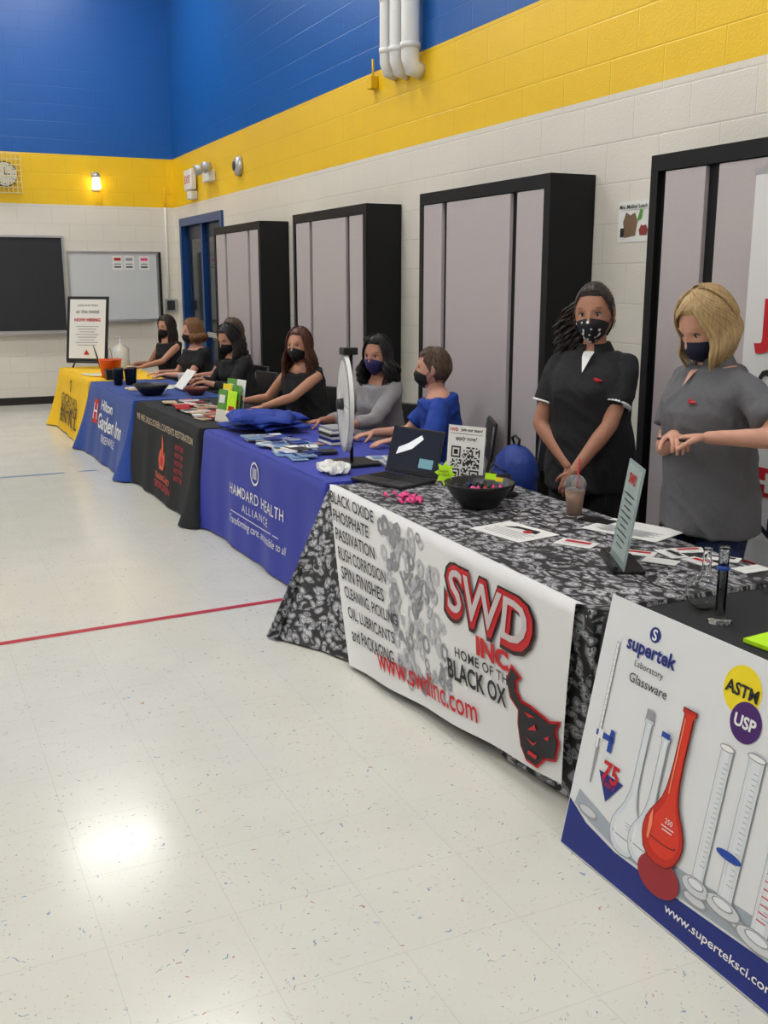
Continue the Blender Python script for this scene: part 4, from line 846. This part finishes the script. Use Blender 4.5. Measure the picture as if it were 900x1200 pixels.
def person(name,pos,heading,seated=False,scale=1.,male=False,lean=0.,hands=None,hdirs=None,curl=.6,head=(0,0,0),skin=None,top=None,sleeve=.6,pants=None,hair='long',hairm=None,hairL=.3,curly=0.,maskm=None,collar=None,trim=None,neckV=False,poles=None,shoe=None,bulk=1.,logo=None,print_mask=False,lanyard=False,glasses=False,hz=.905,HS=1.07):
    e=empty(name,(pos[0],pos[1],0)); h=rad(heading); M=Matrix.Translation((pos[0],pos[1],0))@Matrix.Rotation(h-pi/2,4,'Z')@Matrix.Scale(scale,4); Mi=M.inverted()
    T=lambda vf:([M@V(v) for v in vf[0]],vf[1])
    if seated: hz=.525/scale
    H=V((0,0,hz)); u=V((0,sin(lean),cos(lean))); f=V((0,cos(lean),-sin(lean))); X=V((1,0,0))
    sw=(.19 if male else .172)*((bulk+1)/2)
    if male: prof=[(-.09,.12,.09,0),(-.05,.155,.11,0),(0,.165,.115,0),(.10,.155,.11,0),(.20,.152,.11,.005),(.30,.168,.12,.01),(.39,.185,.122,.005),(.445,.188,.105,0),(.485,.15,.085,-.005),(.515,.09,.068,-.005),(.535,.062,.06,0)]
    else: prof=[(-.09,.12,.09,0),(-.05,.165,.115,0),(0,.178,.12,0),(.10,.150,.105,0),(.19,.136,.098,.005),(.29,.150,.118,.018),(.34,.156,.125,.020),(.40,.164,.108,.010),(.445,.162,.09,0),(.48,.128,.075,-.005),(.51,.078,.06,-.005),(.53,.056,.053,0)]
    loose=[(-.12,.184,.130,0),(0,.184,.131,0),(.10,.172,.126,.005),(.19,.162,.122,.01),(.29,.162,.130,.016),(.34,.164,.132,.018),(.40,.168,.112,.010),(.445,.164,.094,0),(.48,.132,.080,-.005),(.50,.10,.068,-.005)]
    if male or not collar:
        loose=[(hh,max(w,.158 if not male else .165),max(d,.118),o) for hh,w,d,o in prof if -.06<=hh<=.50]
    def torso(inf,pr):
        rs=[]
        for (hh,w,d,o) in pr:
            kk=bulk if hh<.42 else 1+(bulk-1)*.3
            rs.append((H+u*hh+f*o,X*(w*kk+inf),f*(d*kk+inf)))
        return rings(rs,22)
    nb=H+u*.51; hc=nb+u*.055+V((0,.012,.100)); 
    neck=limb([nb-u*.03,hc-V((0,.012,.07))],[.060 if male else .053,.053 if male else .048],16)
    sh=[H+u*.442+X*(sw-.022)*s for s in (-1,1)] # 0 = left(-x), 1 = right(+x)
    armb=.9+.1*bulk+(.1 if male else 0)
    skinp=[torso(0,prof),neck]; shirtp=[torso(.010,loose)]; el=[];wr=[]
    for i,s in enumerate((-1,1)):
        tgt=Mi@V(hands[i]); pole=V(poles[i]) if poles else V((s*.6,-.5,-.7))
        E,W=ik(sh[i],tgt,.285,.255,pole); el.append(E);wr.append(W)
        skinp.append(limb([sh[i]-X*s*.03,sh[i],sh[i].lerp(E,.5),E,E.lerp(W,.3),E.lerp(W,.75),W],[.043*armb,.044*armb,.042*armb,.036*armb,.037*armb,.028*armb,.024*armb],16))
        if sleeve>0:
            if sleeve<=1: 
                sp=[sh[i]-X*s*.05+u*.004,sh[i]-X*s*.01,sh[i].lerp(E,.15),sh[i].lerp(E,sleeve*.6),sh[i].lerp(E,sleeve)]; rr_=[.048*armb,.054*armb,.058*armb,.060*armb,.064*armb]
            else: sp=[sh[i]-X*s*.05,sh[i]-X*s*.01,sh[i].lerp(E,.2),sh[i].lerp(E,.5),E,E.lerp(W,.5),E.lerp(W,sleeve-1)]; rr_=[.048*armb,.054*armb,.056*armb,.055*armb,.050*armb,.044*armb,.038*armb]
            P_=[];R_=[]
            for q in range(len(sp)-1):
                for z_ in range(4): P_.append(sp[q].lerp(sp[q+1],z_/4)); R_.append(rr_[q]*(1-z_/4)+rr_[q+1]*z_/4)
            P_.append(sp[-1]);R_.append(rr_[-1]); shirtp.append(tube(P_,R_,18))
        else:
            shirtp.append(limb([sh[i]-X*s*.07+u*.014,sh[i]-X*s*.035+u*.014],[.046,.040],12))
    pantp=[rings([(H+u*hh+f*o,X*(w*bulk+.006),f*(d*bulk+.006)) for hh,w,d,o in prof if hh<=.10],22)]
    kz=hz/.905
    for s in (-1,1):
        if seated: j=[V((s*.09,.02,hz-.0)),V((s*.11,.22,hz+.0)),V((s*.12,.42,hz-.01)),V((s*.12,.43,hz-.2)),V((s*.12,.41,.08))]
        else: j=[V((s*.09,0,hz-.03)),V((s*.092,.012,.68*kz)),V((s*.095,.015,.49*kz)),V((s*.098,-.012,.33*kz)),V((s*.10,-.02,.08))]
        rl=[.088,.078,.056,.054,.036] if not seated else [.074,.072,.056,.054,.036]
        pantp.append(limb(j,[(r+.008)*((bulk+1)/2) for r in rl],18))
    rmobj('skin_body',T(merge(skinp)),.0095*scale,skin,e,5)
    rmobj('top',T(merge(shirtp)),.0095*scale,top,e,5,folds=.0085)
    rmobj('trousers',T(merge(pantp)),.012*scale,pants,e,4,folds=.005)
    shp=[]
    for s in (-1,1):
        ax,ay=(s*.12,.41) if seated else (s*.10,-.02)
        a=limb([V((ax,ay-.035,.05)),V((ax,ay+.05,.045)),V((ax+s*.01,ay+.15,.034)),V((ax+s*.012,ay+.19,.03))],[.04,.043,.042,.03],14)
        b=limb([V((ax,ay,.05)),V((ax,ay,.11))],[.042,.044],14)
        shp+=[([V((v.x,v.y,max(.003,v.z))) for v in q[0]],q[1]) for q in (a,b)]
    vf=T(merge(shp)); rmobj('shoes',vf,.009,shoe or BLK,e,2)
    for i,s in enumerate((-1,1)):
        dd=Mi.to_3x3()@V(hdirs[i][0]) if hdirs else (wr[i]-el[i]); nn=Mi.to_3x3()@V(hdirs[i][1]) if hdirs else V((-s,0,0)); ss=Mi.to_3x3()@V(hdirs[i][2]) if hdirs else V((0,1,0))
        rmobj('hand_left' if i==0 else 'hand_right',T(hand_parts(wr[i],dd.normalized(),nn.normalized(),ss.normalized(),curl,.98 if male else .92)),.0034,skin,e,2)
    # head
    R=Euler((rad(head[1]),rad(head[2]),rad(head[0])),'XYZ').to_matrix()
    pv=V((0,-.02,-.07))
    HM=lambda p: hc+pv+R@(V(p)*HS-pv)
    TH=lambda vf:([M@HM(v) for v in vf[0]],vf[1])
    vf=TH(gridmesh(lambda a,b: face_head(a*2*pi-pi,(b-.5)*pi*.999),88,64)); mobj('head',vf[0],vf[1],skin,e,True)
    ey=[];ir=[];br=[];lash=[];ears=[]
    for s in (-1,1):
        ey.append(ellips((s*.031,.0700,.004),(.0135,.0125,.0095),16,12)); ir.append(ellips((s*.031,.0795,.0035),(.0058,.0042,.0062),12,8))
        pts=[V((s*(.016+.034*q/6),.0875-.011*(q/6)**2,.027+.005*sin(pi*q/6*.8))) for q in range(7)]; br.append(tube(pts,[.0018,.0024,.0026,.0024,.002,.0016,.001],6,flat=.6))
        pts=[V((s*(.018+.028*q/6),.083-.006*(q/6)**2,.0055+.0065*sin(pi*q/6))) for q in range(7)]; lash.append(tube(pts,[.002]*7,6))
        Me=Euler((0,0,s*rad(-20))).to_matrix(); ears.append(ellips((s*.0765,-.008,-.004),(.008,.018,.031),14,10,Me)); ears.append(ellips((s*.079,.004,-.022),(.006,.008,.012),10,8))
    for nm,p,m in (('eyes',ey,mat('eye_white',(.60,.56,.52),.25)),('irises',ir,mat('iris_dark',(.03,.018,.01),.1)),('eyebrows',br,hairm),('lashes',lash,mat('lash_black',(.02,.015,.012),.6)),('ears',ears,skin)):
        vf=TH(merge(p)); mobj(nm,vf[0],vf[1],m,e,True)
    vf=TH(merge([ellips((0,.0905,-.057),(.020,.006,.0045),14,8),ellips((0,.0895,-.067),(.018,.006,.005),14,8)])); mobj('lips',vf[0],vf[1],mat('lip_tone',srgb(170,95,88),.5),e,True)
    if maskm:
        def mf(a,b):
            az=(a-.5)*2*rad(74); q=abs(az)/rad(74); zt=-.008-.028*q**1.5; zl=-.116+.030*q**1.5; z=zl+(zt-zl)*b
            p=base_head(az,math.asin(max(-.97,min(.97,z/.118))),1.045); p.z=z; p.x=max(min(p.x,.078),-.078)
            w=math.exp(-(az/rad(32))**2); p.y+=.024*w*sin(pi*min(1,b*.78+.18))+.004+.0015*sin(b*pi*6)*(1-q); 
            if b<.2: p.y=max(p.y,.05*(1-q)+.0)
            return p
        vf=TH(gridmesh(mf,28,28,False)); mk=mobj('face_mask',vf[0],vf[1],maskm,e,True); so=mk.modifiers.new('s','SOLIDIFY'); so.thickness=.0025; so.offset=1
        lp=[]
        for s in (-1,1):
            for b_,ze in ((1,.018),(0.05,-.03)):
                p=mf(.5+s*.495,b_); lp.append(tube([p,V((s*.079,.012,(p.z+ze)/2)),V((s*.083,-.016,ze))],[.0015]*3,6))
        vf=TH(merge(lp)); mobj('ear_loops',vf[0],vf[1],maskm,e,True)
        if print_mask:
            dots=[]; rm=random.Random(9)
            for k in range(28):
                a=rm.uniform(.2,.8);b=rm.uniform(.12,.9); c=mf(a,b); c2=mf(a+.02,b)-c; c3=mf(a,b+.03)-c; nn=c2.cross(c3).normalized()
                if nn.y<0: nn=-nn
                c2.normalize();c3=nn.cross(c2); q0=c+nn*.0055; rr0=rm.uniform(.005,.009)
                dots.append(([q0]+[q0+(c2*cos(t)+c3*sin(t))*rr0*(1 if z%2 else .55) for z,t in enumerate([2*pi*z/10 for z in range(10)])],[(0,1+z,1+(z+1)%10) for z in range(10)]))
            vf=TH(merge(dots)); mobj('mask_flowers',vf[0],vf[1],WPR,e)
    # hair
    def low(a):
        A=abs(a)
        if A<rad(48): return rad(40)-(A/rad(48))*rad(4)
        if A<rad(78): return rad(36)+(A-rad(48))/rad(30)*(rad(-2)-rad(36))
        lo_={'short':-32,'pony':-34,'bob':-45,'long':-48}[hair]; t=min(1,(A-rad(78))/rad(25)); return rad(-2)+t*(rad(lo_)+rad(2))
    kc=1.075 if hair in('short','pony') else 1.12
    def capf(a,b):
        az=a*2*pi-pi; lo=low(az); elv=lo+(rad(89.5)-lo)*b; edge=min(1,b/.12); return base_head(az,elv,1.0+(kc-1)*(.25+.75*edge))*1.0+V((0,-.002,.002))
    vf=TH(gridmesh(capf,56,24)); mobj('hair_cap',vf[0],vf[1],hairm,e,True)
    rh=random.Random(len(name)*7+int(pos[1]*10)); locks=[]
    Ri=R.inverted(); G=Ri@V((0,0,-1)) # gravity in head space
    def lock(pts,r,n=5): 
        m_=len(pts); locks.append(tube(pts,[r*(.45+.55*min(1,q/3))*(1 if q<m_*.6 else max(.25,1-(q-m_*.6)/(m_*.4)*.8)) for q in range(m_)],n,flat=.6))
    if hair in ('long','bob'):
        for k in range(300):
            A=rad(rh.uniform(64 if hair=='long' else 56,296 if hair=='long' else 304)); 
            if A>pi: A-=2*pi
            s=1 if A>0 else -1; aA=abs(A); st=aA*.55 if aA<rad(120) else aA*.85
            kk=kc+rh.uniform(.0,.06); pts=[]
            el0=rad(rh.uniform(45,85)); 
            for q in range(8):
                t=q/7; az=s*(st+(aA-st)*t**.8); elv=el0*(1-t)+rad(-8)*t; pts.append(base_head(az,elv,kk)+V((0,-.002,.004)))
            p=pts[-1]; L=hairL*rh.uniform(.80,1.05); ph=rh.uniform(0,6); out=V((p.x,p.y,0)).normalized()
            nq=10
            for q in range(1,nq+1):
                t=q/nq; wv=curly*sin(ph+t*L*45)*min(1,t*3); wv2=curly*cos(ph+t*L*45)*min(1,t*3)
                swell=.018*sin(pi*min(1,t*1.1))*(1.4 if curly else .7); tang=V((-out.y,out.x,0))
                inward=-.018*t*t if hair=='bob' else 0
                dirn=V((0,0,-1)).lerp(G,min(1,t*2))
                pp=p+dirn*L*t+out*(swell+wv2+inward)+tang*wv; pp.y-=.012*t
                pts.append(pp)
            lock(pts,rh.uniform(.0045,.007))
        if hair=='bob':
            for k in range(48):
                t0=k/47; pts=[]
                for q in range(8):
                    t=q/7; az=rad(-38+t0*20+t*(74+16*t0)); elv=rad(72-44*t-8*t0*t); pts.append(base_head(az,elv,1.09+.02*t0)+V((0,.003,0)))
                lock(pts,.0055)
    elif hair=='short':
        for k in range(380):
            az=rh.uniform(-pi,pi); lo=low(az)+.08; elv=lo+(rad(86)-lo)*rh.random(); pts=[]
            for q in range(5): t=q/4; pts.append(base_head(az+.10*t*(1 if az>0 else -1),max(low(az)-.05,elv-.35*t),kc+.01+.03*sin(pi*t)))
            lock(pts,.0048,4)
    elif hair=='pony':
        tie=V((.012,-.108,.035))
        for k in range(170):
            az=rh.uniform(-rad(115),rad(115)); lo=low(az); p0=base_head(az,lo+.03,1.06); 
            if rh.random()<.5: p0=base_head(az,lo+rh.random()*rad(40),kc)
            pts=[]
            for q in range(9):
                t=q/8; p=p0.lerp(tie,t); d_=p.normalized(); azz=math.atan2(d_.x,d_.y); ell=math.asin(d_.z); b_=base_head(azz,ell,kc+.01); pts.append(b_ if t<.93 else tie)
            lock(pts,.005)
        for k in range(170):
            ph=rh.uniform(0,6); pts=[]; ox_=rh.uniform(-.055,.055);oy_=rh.uniform(-.05,.05); L=hairL*rh.uniform(.5,1.05)
            for q in range(15):
                t=q/14; sp=min(1,t*3)
                pts.append(V((.012+.095*min(1,t*1.8)+ox_*sp+curly*sin(ph+t*18)*sp, -.115+.06*t+oy_*sp+curly*cos(ph+t*18)*sp+.03*t*t, .035+.03*sin(pi*min(1,t*2.5))-L*max(0,t-.12)**1.1)))
            lock(pts,.006)
    vf=TH(merge(locks)); mobj('hair',vf[0],vf[1],hairm,e,True)
    if collar:
        cb=nb+u*.004
        def cf(a,b):
            an=rad(16)+a*rad(328); r0=.060+.024*b+(.012*b if (a<.1 or a>.9) else 0); z_=.030-.048*b-(.034*b*max(0,1-min(a,1-a)/.12))-.012*max(0,cos(an))
            return cb+X*(r0*1.12*sin(an))+f*(r0*1.0*cos(an))+u*z_
        vf=T(gridmesh(cf,36,4,False)); o=mobj('collar',vf[0],vf[1],collar,e,True); so=o.modifiers.new('s','SOLIDIFY'); so.thickness=.004
        if trim:
            vf=T(tube([cf(q/36,1)+u*(-.001) for q in range(37)],[.0030]*37,6)); mobj('collar_trim',vf[0],vf[1],trim,e,True)
            for i in (0,1):
                c=sh[i].lerp(el[i],sleeve-.01); d_=(el[i]-sh[i]).normalized(); vf=T(tube([c-d_*.003,c+d_*.005],[.067*armb]*2,24)); mobj('cuff_trim',vf[0],vf[1],trim,e,True)
            vf=T(([nb+X*.026+f*.066-u*.006,nb-X*.026+f*.066-u*.006,nb-u*.030+f*.100+X*.02,nb-u*.030+f*.100-X*.02,nb-u*.095+f*.148],[(0,1,3,2),(2,3,4)])); mobj('undershirt_v',vf[0],vf[1],trim,e)
        else:
            vf=T(([nb+X*.022+f*.066-u*.006,nb-X*.022+f*.066-u*.006,nb-u*.030+f*.100+X*.014,nb-u*.030+f*.100-X*.014,nb-u*.075+f*.138],[(0,1,3,2),(2,3,4)])); mobj('neck_opening',vf[0],vf[1],skin,e)
    if neckV:
        vf=T(ellips(nb-u*.030+f*.045,(.060,.040,.06),20,12)); mobj('neckline_skin',vf[0],vf[1],skin,e,True)
    if logo:
        c=H+u*.385-X*.075+f*(.134*((bulk+1)/2)+.008)
        vf=T(merge([ellips(c,(.020,.007,.006),12,8),ellips(c+X*.012+u*.006,(.010,.007,.005),12,8)])); mobj('chest_logo',vf[0],vf[1],logo,e,True)
    if lanyard:
        pts=[]
        for s in (-1,1):
            pts.append(tube([nb+X*s*.062-f*.01+u*.015,nb+X*s*.06+f*.06-u*.03,nb+X*s*.035+f*.14-u*.13,nb+f*.16-u*.25],[.006]*4,6,flat=.4))
        vf=T(merge(pts)); mobj('lanyard',vf[0],vf[1],WPR,e,True)
    if glasses:
        parts=[]
        for s in (-1,1): parts.append(tube([V((s*.033+.024*cos(a),.078,.108+.014*sin(a))) for a in [k*pi/8 for k in range(17)]],[.003]*17,6)); parts.append(tube([V((s*.058,.076,.108)),V((s*.090,.0,.075))],[.0025]*2,6))
        for s in (-1,1): parts.append(ellips((s*.033,.079,.108),(.023,.003,.013),12,8))
        vf=TH(merge(parts)); mobj('sunglasses',vf[0],vf[1],BLK,e,True)
    return e

SK1=mat('skin_tan',srgb(170,120,96),.55,sss=.06,var=.10,vscale=28,bump=.12,bscale=260); SK2=mat('skin_fair',srgb(202,150,128),.55,sss=.06,var=.10,vscale=28,bump=.12,bscale=260); SK3=mat('skin_olive',srgb(186,134,108),.55,sss=.06,var=.10,vscale=28,bump=.12,bscale=260)
HB=mat('hair_dark_brown',srgb(40,28,24),.42,var=.5,vscale=60,stretch=(1,1,.15)); HBK=mat('hair_black',srgb(24,20,20),.4,var=.5,vscale=60,stretch=(1,1,.15))
HBL=mat('hair_blonde',srgb(176,148,104),.48,var=.6,vscale=110,stretch=(1,1,.12)); HRB=mat('hair_auburn',srgb(82,44,30),.42,var=.5,vscale=60,stretch=(1,1,.15)); HLB=mat('hair_light_brown',srgb(84,64,50),.45,var=.4,vscale=60,stretch=(1,1,.15))
BLKF=mat('black_fabric',(.012,.012,.014),.85,bump=.6,bscale=22); GRYF=mat('grey_polo_fabric',srgb(94,94,98),.8,var=.08,vscale=60,bump=.6,bscale=20); JEAN=mat('denim',srgb(28,44,84),.8,var=.2,vscale=80,bump=.5,bscale=40)
BLUF=mat('blue_tshirt_fabric',srgb(26,62,150),.8,bump=.6,bscale=22); HEAF=mat('heather_grey_fabric',srgb(140,138,140),.85,var=.12,vscale=120,bump=.5,bscale=22); NAVF=mat('navy_mask_fabric',srgb(28,34,58),.7); BLKM=mat('black_mask_fabric',(.014,.014,.016),.7); PURM=mat('patterned_mask_fabric',srgb(40,36,90),.7,var=.6,vscale=50)

# standing girl in black polo, hands joined in front
person('girl_in_black_polo',(3.16,4.24),214,scale=1.13,hz=.748,lean=.0,hands=[(2.935,4.065,.84),(3.00,4.195,.845)],
  hdirs=[((-.15,.35,-.9),(.7,.4,0),(-.6,-.2,0)),((.1,-.5,-.85),(.6,.6,0),(-.5,-.4,0))],curl=.5,head=(6,-4,3),skin=SK1,top=BLKF,sleeve=.66,pants=BLKF,hair='pony',hairm=HB,hairL=.26,curly=.020,maskm=BLKM,collar=BLKF,trim=WPR,logo=RED,print_mask=True,poles=[(-1.,-.1,-.2),(1.,-.1,-.2)],bulk=1.08)
# blonde woman looking down at her hands
person('blonde_woman_in_grey_polo',(3.10,3.30),176,scale=1.13,hz=.748,lean=.05,hands=[(2.86,3.08,1.15),(2.82,3.23,1.14)],
  hdirs=[((-.45,.6,-.05),(-.2,.1,-.9),(-.5,.1,.2)),((-.35,-.7,.0),(-.1,0,-.9),(-.6,-.2,.2))],curl=.8,head=(4,-28,0),skin=SK2,top=GRYF,sleeve=.70,pants=JEAN,hair='bob',hairm=HBL,hairL=.125,maskm=NAVF,collar=GRYF,logo=RED,bulk=1.12,poles=[(-1.,-.4,-.35),(.7,-.3,-.6)])
e=empty('marker_pen',(2.78,3.17,1.13)); vf=tube([(2.755,3.25,1.13),(2.775,3.11,1.14)],[.006]*2,8); mobj('barrel',vf[0],vf[1],BLK,e,True)

def seat(name,x,y,hd,**k):
    person(name,(x,y),hd,seated=True,**k); chair(x,y,rad(hd))
dn=((-1,0,-.1),(0,0,-1),(0,.6,0)); dn2=((-1,0,-.1),(0,0,-1),(0,-.6,0))
seat('man_in_blue_tshirt',3.28,5.92,155,male=True,lean=.20,hands=[(2.82,5.86,.76),(2.84,6.2,.76)],hdirs=[dn,dn2],head=(-8,2,0),skin=SK2,top=BLUF,sleeve=.75,pants=JEAN,hair='short',hairm=HLB,maskm=BLKM,curl=.3,HS=1.1,scale=1.02)
seat('woman_in_grey_shirt',3.20,6.78,200,scale=1.06,lean=.12,hands=[(2.72,6.50,.765),(2.74,6.90,.765)],hdirs=[dn,dn2],head=(16,0,0),skin=SK1,top=HEAF,sleeve=1.3,pants=JEAN,hair='long',hairm=HBK,hairL=.20,curly=.024,maskm=PURM,curl=.3,glasses=True,HS=1.1)
seat('woman_with_auburn_hair',3.16,8.16,208,scale=1.08,lean=.24,hands=[(2.62,7.86,.765),(2.60,8.34,.765)],hdirs=[dn,dn2],head=(12,2,0),skin=SK3,top=BLKF,sleeve=0,pants=BLKF,hair='long',hairm=HRB,hairL=.30,curly=.014,maskm=BLKM,curl=.3,neckV=True,bulk=1.1,HS=1.1)
seat('woman_reading',3.12,9.90,195,scale=1.06,lean=.22,hands=[(2.66,9.75,.80),(2.66,10.05,.80)],hdirs=[dn,dn2],head=(6,-20,0),skin=SK3,top=BLKF,sleeve=1.6,pants=BLKF,hair='long',hairm=HBK,hairL=.26,curly=.010,maskm=BLKM,curl=.4,lanyard=True,bulk=1.12,HS=1.1)
seat('woman_with_brown_hair',3.30,10.72,190,scale=1.05,lean=.06,hands=[(2.86,10.55,.76),(2.86,10.88,.76)],hdirs=[dn,dn2],head=(0,0,0),skin=SK2,top=BLKF,sleeve=.6,pants=BLKF,hair='long',hairm=HLB,hairL=.12,maskm=BLKM,curl=.3)
seat('woman_in_black_tshirt',3.06,11.30,190,scale=1.04,lean=.12,hands=[(2.62,11.15,.765),(2.62,11.45,.765)],hdirs=[dn,dn2],head=(-6,-6,0),skin=SK2,top=BLKF,sleeve=.6,pants=BLKF,hair='long',hairm=mat('hair_honey',srgb(118,80,48),.42,var=.5,vscale=60),hairL=.10,curly=.012,maskm=BLKM,curl=.3,bulk=1.15)
seat('woman_in_black_dress',3.04,12.62,205,scale=1.03,lean=.05,hands=[(2.62,12.30,.765),(2.62,12.75,.765)],hdirs=[dn,dn2],head=(0,-4,0),skin=SK3,top=BLKF,sleeve=0,pants=BLKF,hair='long',hairm=HB,hairL=.22,maskm=BLKM,curl=.3,neckV=True)
e=empty('open_magazine',(2.54,9.9,TZ)); mp=plane_map((2.52,9.9,TZ+.12),(0,-1,0),(.5,0,.6)); slab(mp,-.16,.16,-.12,.10,.003,WPAP,e,'pages'); 

# camera
cam=bpy.data.objects.new('camera',bpy.data.cameras.new('camera')); COL.objects.link(cam)
cam.location=(0,0,1.75); cam.rotation_euler=(pi/2-rad(12.68),0,-rad(25.2))
cam.data.sensor_fit='VERTICAL'; cam.data.sensor_height=36; cam.data.lens=36; cam.data.clip_end=100
SC.camera=cam
w=bpy.data.worlds.new('w'); SC.world=w; w.use_nodes=True; w.node_tree.nodes['Background'].inputs[0].default_value=(.8,.85,.9,1); w.node_tree.nodes['Background'].inputs[1].default_value=.3
